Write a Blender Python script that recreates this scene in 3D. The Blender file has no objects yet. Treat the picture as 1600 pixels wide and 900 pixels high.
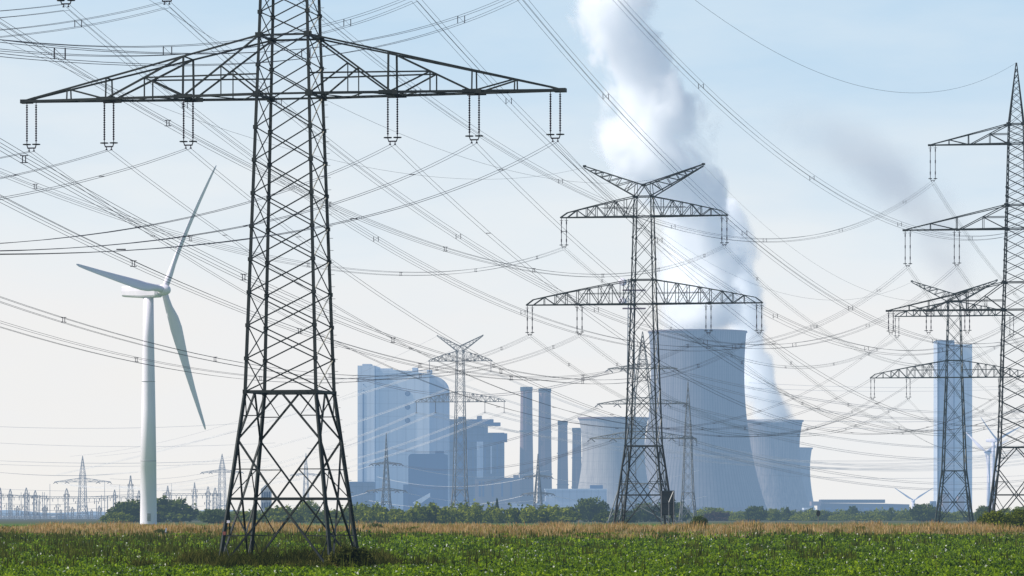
import bpy, math, random
import numpy as np
from mathutils import Vector, Matrix

# ------------------------------------------------------------------ camera model
F = 6600.0          # focal length in pixels of a 1600 px wide frame
HY = 804.0          # horizon row
CZ = 4.0            # camera height
def pz(y, Y): return CZ + (HY - y) * Y / F
def pxx(x, Y): return (x - 800.0) * Y / F
def P(x, y, Y): return Vector((pxx(x, Y), Y, pz(y, Y)))

sc = bpy.context.scene
C = sc.collection
random.seed(7)
rng = np.random.default_rng(11)

cam_d = bpy.data.cameras.new('camera'); cam = bpy.data.objects.new('camera', cam_d); C.objects.link(cam)
cam.location = (0, 0, CZ); cam.rotation_euler = (math.radians(90), 0, 0)
cam_d.sensor_width = 36; cam_d.lens = 36 * F / 1600; cam_d.shift_y = (HY - 450) / 1600
cam_d.clip_start = 1; cam_d.clip_end = 60000
sc.camera = cam

sc.view_settings.view_transform = 'Standard'; sc.view_settings.look = 'None'; sc.view_settings.exposure = 0
cy = sc.cycles if hasattr(sc, 'cycles') else None
sc.render.engine = 'CYCLES'
sc.cycles.use_denoising = True
try:
    sc.cycles.denoiser = 'OPENIMAGEDENOISE'; sc.cycles.denoising_input_passes = 'RGB_ALBEDO_NORMAL'; sc.cycles.denoising_prefilter = 'ACCURATE'
except Exception: pass
sc.cycles.max_bounces = 12; sc.cycles.diffuse_bounces = 3; sc.cycles.glossy_bounces = 2
sc.cycles.transmission_bounces = 3; sc.cycles.transparent_max_bounces = 8; sc.cycles.volume_bounces = 7
sc.cycles.volume_step_rate = 0.45; sc.cycles.volume_max_steps = 128
sc.cycles.sample_clamp_indirect = 4

# ------------------------------------------------------------------ light
SUN_AZ = math.radians(-94)     # measured from the view direction (+Y), negative = left
SUN_EL = math.radians(40)
sd = Vector((math.sin(SUN_AZ) * math.cos(SUN_EL), math.cos(SUN_AZ) * math.cos(SUN_EL), math.sin(SUN_EL)))
sl = bpy.data.lights.new('sun', 'SUN'); sl.energy = 4.9; sl.angle = math.radians(0.5); sl.color = (1.0, 0.95, 0.88)
so = bpy.data.objects.new('sun', sl); C.objects.link(so); so.rotation_euler = sd.to_track_quat('Z', 'Y').to_euler()

W = bpy.data.worlds.new('World'); sc.world = W; W.use_nodes = True
nt = W.node_tree; nt.nodes.clear()
def nn(t, typ, **k):
    n = t.nodes.new(typ)
    for a, b in k.items(): setattr(n, a, b)
    return n
out = nn(nt, 'ShaderNodeOutputWorld'); bg = nn(nt, 'ShaderNodeBackground'); nt.links.new(bg.outputs[0], out.inputs[0])
sky = nn(nt, 'ShaderNodeTexSky', sky_type='NISHITA'); sky.sun_disc = False; sky.sun_elevation = SUN_EL; sky.sun_rotation = SUN_AZ
sky.air_density = 1.0; sky.dust_density = 1.5
mul = nn(nt, 'ShaderNodeVectorMath', operation='SCALE'); mul.inputs['Scale'].default_value = 0.11
nt.links.new(sky.outputs[0], mul.inputs[0])
tc = nn(nt, 'ShaderNodeTexCoord'); sx = nn(nt, 'ShaderNodeSeparateXYZ'); nt.links.new(tc.outputs['Generated'], sx.inputs[0])
# haze band of the lowest few degrees of sky
mapn = nn(nt, 'ShaderNodeMapping'); mapn.inputs['Scale'].default_value = (9, 9, 34)
nt.links.new(tc.outputs['Generated'], mapn.inputs[0])
noi = nn(nt, 'ShaderNodeTexNoise'); noi.inputs['Scale'].default_value = 1.0; noi.inputs['Detail'].default_value = 6; noi.inputs['Roughness'].default_value = .55
nt.links.new(mapn.outputs[0], noi.inputs['Vector'])
ns = nn(nt, 'ShaderNodeMath', operation='MULTIPLY_ADD'); ns.inputs[1].default_value = -0.10; ns.inputs[2].default_value = 0.05
nt.links.new(noi.outputs[0], ns.inputs[0])
xz = nn(nt, 'ShaderNodeMath', operation='MULTIPLY_ADD'); xz.inputs[1].default_value = 0.09
nt.links.new(sx.outputs[0], xz.inputs[0]); nt.links.new(sx.outputs[2], xz.inputs[2])
az = nn(nt, 'ShaderNodeMath', operation='ADD'); nt.links.new(xz.outputs[0], az.inputs[0]); nt.links.new(ns.outputs[0], az.inputs[1])
rmp = nn(nt, 'ShaderNodeValToRGB'); nt.links.new(az.outputs[0], rmp.inputs[0])
e = rmp.color_ramp.elements
e[0].position = 0.0; e[0].color = (.89, .875, .85, 1)
e[1].position = 0.20; e[1].color = (.36, .57, .80, 1)
for p, c in ((.03, (.87, .875, .88, 1)), (.065, (.80, .86, .905, 1)), (.105, (.63, .77, .895, 1)), (.14, (.47, .675, .87, 1))):
    q = e.new(p); q.color = c
mr = nn(nt, 'ShaderNodeMapRange'); mr.inputs[1].default_value = .13; mr.inputs[2].default_value = .40
nt.links.new(sx.outputs[2], mr.inputs[0])
mx = nn(nt, 'ShaderNodeMix', data_type='RGBA'); nt.links.new(mr.outputs[0], mx.inputs[0])
nt.links.new(rmp.outputs[0], mx.inputs[6]); nt.links.new(mul.outputs[0], mx.inputs[7])
nt.links.new(mx.outputs[2], bg.inputs[0]); bg.inputs[1].default_value = 1.0

# ------------------------------------------------------------------ materials
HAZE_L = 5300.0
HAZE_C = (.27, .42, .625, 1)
hg = bpy.data.node_groups.new('aerial_haze', 'ShaderNodeTree')  # haze painted as emission mixed into every material, stronger with distance
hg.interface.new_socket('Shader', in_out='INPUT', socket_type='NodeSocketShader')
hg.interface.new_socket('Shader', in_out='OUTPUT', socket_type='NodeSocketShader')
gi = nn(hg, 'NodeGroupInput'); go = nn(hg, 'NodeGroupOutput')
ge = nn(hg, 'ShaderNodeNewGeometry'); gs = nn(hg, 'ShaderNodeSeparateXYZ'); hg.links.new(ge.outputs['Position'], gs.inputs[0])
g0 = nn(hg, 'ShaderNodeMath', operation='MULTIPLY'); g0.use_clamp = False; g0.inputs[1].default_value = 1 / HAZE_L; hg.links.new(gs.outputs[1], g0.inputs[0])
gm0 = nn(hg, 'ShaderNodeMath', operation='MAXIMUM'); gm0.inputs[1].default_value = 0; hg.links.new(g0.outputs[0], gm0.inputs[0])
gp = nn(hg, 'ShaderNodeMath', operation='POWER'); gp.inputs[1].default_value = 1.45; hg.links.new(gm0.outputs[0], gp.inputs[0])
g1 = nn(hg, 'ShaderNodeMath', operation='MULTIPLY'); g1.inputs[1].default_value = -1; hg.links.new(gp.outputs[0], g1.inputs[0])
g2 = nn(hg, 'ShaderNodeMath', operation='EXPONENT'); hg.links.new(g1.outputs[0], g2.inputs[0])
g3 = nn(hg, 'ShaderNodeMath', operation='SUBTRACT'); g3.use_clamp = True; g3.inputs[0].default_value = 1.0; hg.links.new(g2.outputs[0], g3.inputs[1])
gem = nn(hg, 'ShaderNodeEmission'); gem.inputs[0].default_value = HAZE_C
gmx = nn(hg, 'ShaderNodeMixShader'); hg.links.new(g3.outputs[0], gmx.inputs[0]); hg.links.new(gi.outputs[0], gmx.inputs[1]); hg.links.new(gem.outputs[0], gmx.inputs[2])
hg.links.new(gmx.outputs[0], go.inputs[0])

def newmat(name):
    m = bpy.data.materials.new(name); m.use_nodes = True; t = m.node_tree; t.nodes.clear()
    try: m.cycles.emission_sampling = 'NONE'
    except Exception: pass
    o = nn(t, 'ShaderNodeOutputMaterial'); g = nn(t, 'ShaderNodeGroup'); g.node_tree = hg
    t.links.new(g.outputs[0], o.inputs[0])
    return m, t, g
def mat(name, col, rough=.7, metal=0, col2=None, scale=1.0, amt=.5, stretch=(1, 1, 1), coord='Object', detail=4, spec=.3):
    m, t, g = newmat(name)
    b = nn(t, 'ShaderNodeBsdfPrincipled'); b.inputs['Roughness'].default_value = rough; b.inputs['Metallic'].default_value = metal
    b.inputs['Specular IOR Level'].default_value = spec
    if col2 is None: col2 = tuple(c * .7 for c in col)
    c = nn(t, 'ShaderNodeTexCoord'); mp = nn(t, 'ShaderNodeMapping'); mp.inputs['Scale'].default_value = stretch
    t.links.new(c.outputs[coord], mp.inputs[0])
    n = nn(t, 'ShaderNodeTexNoise'); n.inputs['Scale'].default_value = scale; n.inputs['Detail'].default_value = detail
    t.links.new(mp.outputs[0], n.inputs['Vector'])
    r = nn(t, 'ShaderNodeMapRange'); r.inputs[1].default_value = .5 - .5 * amt * .6; r.inputs[2].default_value = .5 + .5 * amt * .6
    t.links.new(n.outputs[0], r.inputs[0])
    x = nn(t, 'ShaderNodeMix', data_type='RGBA'); x.inputs[6].default_value = (*col, 1); x.inputs[7].default_value = (*col2, 1)
    t.links.new(r.outputs[0], x.inputs[0]); t.links.new(x.outputs[2], b.inputs['Base Color'])
    t.links.new(b.outputs[0], g.inputs[0])
    return m
def leafmat(name, cols, rough=.5, spec=.35, scale=.6, trans=.35, island=.55, glint=0):
    """cols: ramp of colours; picked by island random + world noise"""
    m, t, g = newmat(name)
    ge = nn(t, 'ShaderNodeNewGeometry')
    n = nn(t, 'ShaderNodeTexNoise'); n.inputs['Scale'].default_value = scale; n.inputs['Detail'].default_value = 3
    t.links.new(ge.outputs['Position'], n.inputs['Vector'])
    a = nn(t, 'ShaderNodeMapRange'); a.inputs[1].default_value = .3; a.inputs[2].default_value = .7; t.links.new(n.outputs[0], a.inputs[0])
    x = nn(t, 'ShaderNodeMix', data_type='FLOAT'); x.inputs[0].default_value = island
    t.links.new(a.outputs[0], x.inputs[2]); t.links.new(ge.outputs['Random Per Island'], x.inputs[3])
    r = nn(t, 'ShaderNodeValToRGB'); t.links.new(x.outputs[0], r.inputs[0])
    el = r.color_ramp.elements
    el[0].position = 0.05; el[0].color = (*cols[0], 1); el[1].position = .95; el[1].color = (*cols[-1], 1)
    for i, c in enumerate(cols[1:-1]):
        q = el.new(.05 + .9 * (i + 1) / (len(cols) - 1)); q.color = (*c, 1)
    b = nn(t, 'ShaderNodeBsdfPrincipled'); b.inputs['Roughness'].default_value = rough; b.inputs['Specular IOR Level'].default_value = spec
    if glint:  # painted glints: some leaves get a near-white base colour
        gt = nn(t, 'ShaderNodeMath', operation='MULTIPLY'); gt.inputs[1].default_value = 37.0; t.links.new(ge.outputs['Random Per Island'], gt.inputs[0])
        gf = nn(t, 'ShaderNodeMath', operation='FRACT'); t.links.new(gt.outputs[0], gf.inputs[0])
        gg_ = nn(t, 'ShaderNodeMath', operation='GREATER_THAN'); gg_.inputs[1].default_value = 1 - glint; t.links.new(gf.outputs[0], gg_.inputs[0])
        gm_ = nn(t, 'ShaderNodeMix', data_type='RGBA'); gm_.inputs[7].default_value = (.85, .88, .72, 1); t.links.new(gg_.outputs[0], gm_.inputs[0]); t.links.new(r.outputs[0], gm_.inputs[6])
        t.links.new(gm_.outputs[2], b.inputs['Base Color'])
    else: t.links.new(r.outputs[0], b.inputs['Base Color'])
    tr = nn(t, 'ShaderNodeBsdfTranslucent'); t.links.new(r.outputs[0], tr.inputs[0])
    mm = nn(t, 'ShaderNodeMixShader'); mm.inputs[0].default_value = trans
    t.links.new(b.outputs[0], mm.inputs[1]); t.links.new(tr.outputs[0], mm.inputs[2]); t.links.new(mm.outputs[0], g.inputs[0])
    return m

M = {}
M['steel'] = mat('weathered_green_steel', (.014, .021, .023), .6, .0, (.038, .046, .044), .8, 1.1)
M['steel_sunlit'] = mat('sunlit_cream_steel', (.62, .58, .48), .5, .0, (.30, .29, .25), 1.5, .8)  # sunlight painted as cream colour, for the right-face bracing
M['steel_far'] = mat('grey_steel', (.10, .11, .115), .6, .1, (.26, .26, .25), .6, .8)  # lightened to put distance haze into the steel colour
M['steel_pale'] = mat('hazed_far_steel', (.30, .31, .33), .6, .0, (.42, .43, .44), .6, .8)  # paler steel copy with more distance haze in its colour
M['glass_ins'] = mat('dark_glazed_insulator', (.035, .022, .03), .3, 0, (.05, .035, .05), 5, .5)
M['wire'] = mat('backlit_conductor', (.035, .030, .045), .5, 0, (.06, .055, .075), .05, .5)  # backlit look painted dark; same aluminium as the pale lines
M['wire_sunlit'] = mat('sunlit_aluminium_conductor', (.78, .77, .76), .45, .0, (.9, .9, .88), .02, .5)  # sunlight painted in as a pale wire colour
M['wire_mid'] = mat('grey_conductor', (.20, .20, .23), .5, .0, (.3, .3, .32), .02, .5)  # lighter colour puts haze into the distant wires
M['white'] = mat('white_turbine_paint', (.90, .85, .92), .6, 0, (.76, .72, .80), .25, .6, (1, 1, .2), spec=.15)
M['dark'] = mat('dark_panel', (.035, .05, .055), .6, 0, (.05, .065, .07), 1, .5)
M['galv'] = mat('galvanised_post', (.35, .36, .36), .5, .4)
M['bark'] = mat('bark', (.06, .045, .03), .9, 0, (.03, .024, .018), 3, .8)

# ------------------------------------------------------------------ helpers
def link(o, parent=None):
    C.objects.link(o)
    if parent: o.parent = parent
    return o
def tag(o, label=None, cat=None, group=None, kind=None):
    if label: o['label'] = label
    if cat: o['category'] = cat
    if group: o['group'] = group
    if kind: o['kind'] = kind
    return o
def empty(name, loc, rz=0, label=None, cat=None, group=None):
    o = bpy.data.objects.new(name, None); o.location = loc; o.rotation_euler = (0, 0, rz); o.empty_display_size = 1
    C.objects.link(o); return tag(o, label, cat, group)
class MB:
    def __init__(s): s.v = []; s.f = []
    def bar(s, a, b, w, w2=None, d=None):
        a = Vector(a); b = Vector(b); w2 = w if w2 is None else w2
        t = b - a
        if t.length < 1e-6: return s
        t.normalize()
        u = t.cross(Vector((0, 0, 1)))
        if u.length < .05: u = Vector((1, 0, 0))
        u.normalize(); v = t.cross(u)
        n = len(s.v)
        for p, q in ((a, w), (b, w2)):
            for i, j in ((-1, -1), (1, -1), (1, 1), (-1, 1)):
                s.v.append(p + u * (i * q / 2) + v * (j * (d or q) / 2))
        s.f += [(n, n+1, n+2, n+3), (n+7, n+6, n+5, n+4)] + [(n+i, n+4+i, n+4+(i+1) % 4, n+(i+1) % 4) for i in range(4)]
        return s
    def box(s, c, sz):
        x, y, z = c; a, b, h = sz[0] / 2, sz[1] / 2, sz[2] / 2; n = len(s.v)
        s.v += [Vector((x+i*a, y+j*b, z+k*h)) for k in (-1, 1) for i, j in ((-1, -1), (1, -1), (1, 1), (-1, 1))]
        s.f += [(n+3, n+2, n+1, n), (n+4, n+5, n+6, n+7)] + [(n+i, n+(i+1) % 4, n+4+(i+1) % 4, n+4+i) for i in range(4)]
        return s
    def lathe(s, prof, c=(0, 0, 0), n=12, caps=True):
        o = len(s.v); k = len(prof)
        for r, z in prof:
            for i in range(n):
                a = 2 * math.pi * i / n
                s.v.append(Vector((c[0] + r * math.cos(a), c[1] + r * math.sin(a), c[2] + z)))
        for j in range(k - 1):
            for i in range(n):
                s.f.append((o+j*n+i, o+j*n+(i+1) % n, o+(j+1)*n+(i+1) % n, o+(j+1)*n+i))
        if caps:
            s.f.append(tuple(o+i for i in reversed(range(n)))); s.f.append(tuple(o+(k-1)*n+i for i in range(n)))
        return s
    def prism(s, poly, y0, y1):
        """poly in (x,z), extruded from y0 to y1 (counter-clockwise seen from -Y)"""
        n = len(s.v); k = len(poly)
        s.v += [Vector((x, y0, z)) for x, z in poly] + [Vector((x, y1, z)) for x, z in poly]
        s.f.append(tuple(n+i for i in range(k))); s.f.append(tuple(n+k+i for i in reversed(range(k))))
        for i in range(k): s.f.append((n+(i+1) % k, n+i, n+k+i, n+k+(i+1) % k))
        return s
    def mesh(s, name, m, smooth=False):
        me = bpy.data.meshes.new(name); me.from_pydata([tuple(v) for v in s.v], [], s.f)
        me.materials.append(m)
        if smooth: me.polygons.foreach_set('use_smooth', [True] * len(me.polygons))
        me.update(); return me
    def build(s, name, m, parent=None, smooth=False, loc=None):
        o = bpy.data.objects.new(name, s.mesh(name, m, smooth))
        if loc is not None: o.location = loc
        return link(o, parent)
def npmesh(name, V, Fq, m):
    """V (n,3), Fq (m,k) same-size faces"""
    me = bpy.data.meshes.new(name); k = Fq.shape[1]
    me.vertices.add(len(V)); me.vertices.foreach_set('co', V.astype(np.float32).ravel())
    me.loops.add(Fq.size); me.loops.foreach_set('vertex_index', Fq.astype(np.int32).ravel())
    me.polygons.add(len(Fq)); me.polygons.foreach_set('loop_start', np.arange(0, Fq.size, k, dtype=np.int32))
    me.update(calc_edges=True); me.materials.append(m)
    return me

# ------------------------------------------------------------------ terrain
def sm(a, b, x):
    t = np.clip((x - a) / (b - a), 0, 1); return t * t * (3 - 2 * t)
def G(X, Y):
    X = np.asarray(X, float); Y = np.asarray(Y, float)
    z = -.5 + 2.05 * sm(370, 630, Y) - .35 * sm(690, 820, Y)
    z = z + .10 * np.sin(X * .11 + Y * .03) * sm(250, 300, Y) * (1 - sm(900, 1200, Y)) + .06 * np.sin(X * .37 + 1.3 + Y * .07) * (1 - sm(900, 1200, Y))
    z = z + .12 * np.exp(-(((X + 17) / 9) ** 2 + ((Y - 328) / 9) ** 2))
    return z
def g(X, Y): return float(G(X, Y))
ys = np.concatenate([np.arange(-150, 200, 25), np.arange(200, 760, 4), np.arange(760, 1500, 25), np.geomspace(1500, 55000, 30)])
us = np.linspace(-1, 1, 121)
VX = []; 
for Y in ys:
    half = max(140, abs(Y) * .5) if Y < 1500 else Y * .9
    VX.append(np.stack([us * half, np.full_like(us, Y), G(us * half, Y)], 1))
V = np.concatenate(VX); nx = len(us)
idx = np.arange(len(ys) * nx).reshape(len(ys), nx)
Fq = np.stack([idx[:-1, :-1], idx[:-1, 1:], idx[1:, 1:], idx[1:, :-1]], -1).reshape(-1, 4)
mg, t, gg = newmat('field_ground')
ge_ = nn(t, 'ShaderNodeNewGeometry'); sy_ = nn(t, 'ShaderNodeSeparateXYZ'); t.links.new(ge_.outputs['Position'], sy_.inputs[0])
nz = nn(t, 'ShaderNodeTexNoise'); nz.inputs['Scale'].default_value = .05; nz.inputs['Detail'].default_value = 8; t.links.new(ge_.outputs['Position'], nz.inputs['Vector'])
yy = nn(t, 'ShaderNodeMath', operation='MULTIPLY_ADD'); yy.inputs[1].default_value = 60; t.links.new(nz.outputs[0], yy.inputs[0]); t.links.new(sy_.outputs[1], yy.inputs[2])
yd = nn(t, 'ShaderNodeMath', operation='DIVIDE'); yd.inputs[1].default_value = 2000; t.links.new(yy.outputs[0], yd.inputs[0])
rr = nn(t, 'ShaderNodeValToRGB'); t.links.new(yd.outputs[0], rr.inputs[0]); el = rr.color_ramp.elements
el[0].position = .25; el[0].color = (.020, .035, .008, 1); el[1].position = .95; el[1].color = (.09, .095, .07, 1)
for p_, c_ in ((.285, (.03, .05, .012, 1)), (.31, (.16, .11, .04, 1)), (.375, (.18, .12, .05, 1)), (.40, (.10, .21, .02, 1)), (.5, (.09, .18, .02, 1)), (.7, (.09, .11, .05, 1))):
    q = el.new(p_); q.color = c_
bb = nn(t, 'ShaderNodeBsdfPrincipled'); bb.inputs['Roughness'].default_value = .95; bb.inputs['Specular IOR Level'].default_value = 0
t.links.new(rr.outputs[0], bb.inputs['Base Color']); t.links.new(bb.outputs[0], gg.inputs[0])
tag(link(bpy.data.objects.new('ground', npmesh('ground', V, Fq, mg))), kind='structure')

def rand_in_view(n, y0, y1, margin=1.08):
    u = rng.random(n); Y = np.sqrt(y0 * y0 + u * (y1 * y1 - y0 * y0))
    X = (rng.random(n) * 2 - 1) * Y * (800 / F) * margin
    return X, Y

# ------------------------------------------------------------------ field vegetation
def noise2(X, Y, s, seed):
    r = np.random.default_rng(seed); v = np.zeros_like(X)
    for k in range(7):
        a = r.random() * 6.28; f = s * (1.6 ** (k % 4)); v += np.sin((X * np.cos(a) + Y * .35 * np.sin(a)) * f + r.random() * 6.28) / 3.2
    return v
def leaf_cloud(cx, cy_, cz, nleaf, rad, hgt, size, bend=True):
    """rosettes: each centre gets nleaf bent leaves (two quads each)"""
    N = len(cx); T = N * nleaf
    X = np.repeat(cx, nleaf); Y = np.repeat(cy_, nleaf); Z = np.repeat(cz, nleaf)
    R = np.repeat(rad, nleaf) * (.55 + .6 * rng.random(T)); H = np.repeat(hgt, nleaf) * (.55 + .6 * rng.random(T))
    a = rng.random(T) * 2 * np.pi; ca, sa = np.cos(a), np.sin(a)
    w = size * (.6 + .7 * rng.random(T)); roll = (rng.random(T) - .5) * 1.2
    px_, py_ = -sa, ca
    def ring(fr, fh, fw):
        bx, by, bz = X + ca * R * fr, Y + sa * R * fr, Z + H * fh
        ww = w * fw
        return (np.stack([bx - px_ * ww * np.cos(roll), by - py_ * ww * np.cos(roll), bz - ww * np.sin(roll)], 1),
                np.stack([bx + px_ * ww * np.cos(roll), by + py_ * ww * np.cos(roll), bz + ww * np.sin(roll)], 1))
    r0, r1, r2 = ring(.1, .25, .15), ring(.55, .95, .5), ring(1.0, .72, .22)
    Vv = np.stack([r0[0], r0[1], r1[0], r1[1], r2[0], r2[1]], 1).reshape(-1, 3)
    b = np.arange(T) * 6
    Fa = np.stack([b, b + 1, b + 3, b + 2], 1); Fb = np.stack([b + 2, b + 3, b + 5, b + 4], 1)
    return Vv, np.concatenate([Fa, Fb])
def join(parts):
    vs, fs, o = [], [], 0
    for v, f in parts: vs.append(v); fs.append(f + o); o += len(v)
    return np.concatenate(vs), np.concatenate(fs)
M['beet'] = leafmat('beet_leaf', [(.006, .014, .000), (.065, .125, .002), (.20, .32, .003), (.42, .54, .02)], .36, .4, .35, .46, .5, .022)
parts = []
for y0, y1, n, nl in ((258, 330, 26000, 8), (330, 430, 26000, 6), (430, 560, 24000, 5), (700, 1000, 24000, 3)):
    X, Y = rand_in_view(n, y0, y1)
    big = .6 + .8 * rng.random(n) * np.clip(1 + .35 * noise2(X, Y, .9, 77), .4, 1.6)
    if y0 < 600:
        kk = rng.random(n) < np.clip(1.3 + .9 * noise2(X, Y, .45, 91), .15, 1); X, Y, big = X[kk], Y[kk], big[kk]
    parts.append(leaf_cloud(X, Y, G(X, Y), nl, .34 * big, (.42 if y0 < 600 else .3) * big, .15 if y0 < 430 else .20))
V, Fq = join(parts)
tag(link(bpy.data.objects.new('sugar_beet_crop', npmesh('beets', V, Fq, M['beet']))), 'low glossy green beet leaves covering the whole field', 'crop', kind='stuff')

def blades(X, Y, Z, H, w, lean=.25):
    n = len(X); a = rng.random(n) * 2 * np.pi; l = (rng.random(n)) * lean * H; b = rng.random(n) * np.pi
    dx, dy = np.cos(b) * w / 2, np.sin(b) * w / 2 * .4
    p0 = np.stack([X - dx, Y - dy, Z], 1); p1 = np.stack([X + dx, Y + dy, Z], 1)
    mx_, my_ = X + np.cos(a) * l * .4, Y + np.sin(a) * l * .4
    p2 = np.stack([mx_ + dx * .9, my_ + dy * .9, Z + H * .62], 1); p3 = np.stack([mx_ - dx * .9, my_ - dy * .9, Z + H * .62], 1)
    p4 = np.stack([X + np.cos(a) * l + dx * .25, Y + np.sin(a) * l, Z + H], 1); p5 = np.stack([X + np.cos(a) * l - dx * .25, Y + np.sin(a) * l, Z + H], 1)
    V = np.stack([p0, p1, p2, p3, p4, p5], 1).reshape(-1, 3); k = np.arange(n) * 6
    return V, np.concatenate([np.stack([k, k + 1, k + 2, k + 3], 1), np.stack([k + 3, k + 2, k + 4, k + 5], 1)])
M['dry'] = leafmat('dry_grass', [(.04, .06, .005), (.13, .18, .012), (.34, .27, .04), (.52, .28, .09), (.80, .50, .20), (.90, .68, .36), (.46, .28, .09), (.36, .36, .05), (.14, .19, .01)], .8, .1, .16, .45, .40)
n = 230000; X, Y = rand_in_view(n, 505, 705)
keep = rng.random(n) < np.clip(.7 + noise2(X, Y, .12, 3) * .7, .05, 1) * np.clip((Y - 520) / 45 + noise2(X, Y, .05, 9) * .3, 0, 1)
X, Y = X[keep], Y[keep]; n = len(X)
H = (.35 + .75 * rng.random(n) ** 1.8) * np.clip(.9 + .5 * noise2(X, Y, .25, 5), .35, 1.6)
V, Fq = blades(X, Y, G(X, Y) - .02, H, .10)
tag(link(bpy.data.objects.new('dry_grass', npmesh('dry_grass', V, Fq, M['dry']))), 'reddish brown ripe grass along the far field edge', 'grass', kind='stuff')
M['weed'] = leafmat('weed_green', [(.018, .022, .002), (.075, .085, .008), (.17, .18, .022), (.10, .125, .008)], .7, .2, .2, .4, .5)
M['weed_dark'] = leafmat('scrub_dark', [(.010, .018, .003), (.045, .060, .008), (.12, .12, .02), (.24, .20, .05)], .8, .15, .5, .35, .5)
parts = []
# tall fat-hen style weeds standing in clusters in the beets, thick on the left
n = 150000; X, Y = rand_in_view(n, 300, 590)
x1 = X / Y * F + 800
cl = noise2(X, Y, .22, 21); cl2 = noise2(X, Y, .7, 22)
dens = np.clip(cl * .7 + cl2 * .5 - .25, 0, 1) * np.where(x1 < 460, 1.3, .75) * np.where(Y > 340, 1, .5) + np.where((x1 < 540) & (Y > 380) & (Y < 560), .42 * np.clip(.8 + cl2, 0, 1.5), 0) + np.where((Y > 515), .30 * np.clip(cl2 + .4, 0, 1), 0)
k = rng.random(n) < dens; X, Y = X[k], Y[k]; cl2 = cl2[k]; n = len(X)
H = (.35 + .8 * rng.random(n) ** 1.5) * np.clip(.85 + .45 * cl2, .5, 1.5) * np.where(Y > 530, .8, 1)
parts.append(blades(X, Y, G(X, Y) - .02, H, .11, .15))
V, Fq = join(parts)
tag(link(bpy.data.objects.new('tall_weeds', npmesh('tall_weeds', V, Fq, M['weed']))), 'tall olive green weeds standing up out of the beet crop', 'weeds', kind='stuff')
# scrub on the mound under the near pylon
n = 70000; a = rng.random(n) * 6.28; r = rng.random(n) ** .6 * 14
X = -17 + np.cos(a) * r * 1.05; Y = 325 + np.sin(a) * r * 1.6
c1 = noise2(X, Y, .5, 41); c2 = noise2(X, Y, 1.4, 42)
k = rng.random(n) < np.clip(1.25 - r / 10.5 + .5 * c1, 0, 1); X, Y, r, c1, c2 = X[k], Y[k], r[k], c1[k], c2[k]; n = len(X)
H = (.25 + .55 * rng.random(n) ** 1.4) * np.clip(1.9 + 1.0 * c1 + .7 * c2, .4, 3.4) * (1.1 - r / 22)
H = H * np.clip(.28 + (Y - 316) / 10, .25, 1.0)
p1_ = blades(X, Y, G(X, Y) - .03, H, .075, .7)
n = 900; cx = rng.random(n); X = -16.5 + (cx * 2 - 1) * 6.5; Y = 327 + rng.random(n) * 9 - 4
p2_ = leaf_cloud(X, Y, G(X, Y), 10, .3 + .3 * rng.random(n), .3 + .5 * rng.random(n), .09)
V, Fq = join([p1_, p2_])
tag(link(bpy.data.objects.new('scrub_vegetation', npmesh('scrub', V, Fq, M['weed_dark']))), 'dark rough scrub on the low mound under the near pylon', 'scrub', kind='stuff')

# ------------------------------------------------------------------ insulators (shared meshes)
def insulator_meshes(L, sep, near):
    b = MB()
    for s in (-1, 1):
        x = s * sep / 2
        if near:
            prof = [(.03, 0)]; nd = 15
            for i in range(nd):
                z = -.28 - (L - .75) * i / nd; dz = (L - .75) / nd
                prof += [(.045, z), (.095, z - dz * .45), (.045, z - dz * .75)]
            prof += [(.03, -L + .35), (.03, -L + .2)]
            b.lathe(list(reversed(prof)), (x, 0, 0), 7)
            b.bar((x - .09, 0, -.2), (x + .09, 0, -.2), .05)
        else:
            b.bar((x, 0, 0), (x, 0, -L + .2), .10)
            for i in range(3):
                z = -.5 - i * (L - 1.2) / 2.4
                b.bar((x, 0, z), (x, 0, z - .5), .17)
            b.bar((x - .3, 0, -.35), (x + .3, 0, -.35), .07)
    hw = sep / 2
    b.bar((-hw, 0, -L + .2), (-hw + .08, 0, -L - .02), .07); b.bar((hw, 0, -L + .2), (hw - .08, 0, -L - .02), .07)
    b.bar((-hw + .05, 0, -L - .02), (hw - .05, 0, -L - .02), .10)
    for x in (-.2, .2): b.bar((x, 0, -L - .02), (x, 0, -L - .25), .06)
    b.bar((-.27, 0, -L - .25), (-.13, 0, -L - .25), .09); b.bar((.13, 0, -L - .25), (.27, 0, -L - .25), .09)
    r = MB()
    if True:
        n = 14; rr_ = .29 if near else .26
        pts = [Vector((rr_ * math.cos(2 * math.pi * i / n), rr_ * math.sin(2 * math.pi * i / n), -L + .27)) for i in range(n)]
        for i in range(n): r.bar(pts[i], pts[(i + 1) % n], .07 if near else .11)
        r.bar(pts[0], pts[n // 2], .05)
    return b.mesh('insulator', M['glass_ins']), r.mesh('corona_ring', M['steel']), hw * 1.02
INS_N = insulator_meshes(3.55, .76, True)
INS_R = insulator_meshes(3.55, .8, False); INS_U = insulator_meshes(5.8, .85, False)
INS_B = insulator_meshes(4.7, .85, False)

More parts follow.
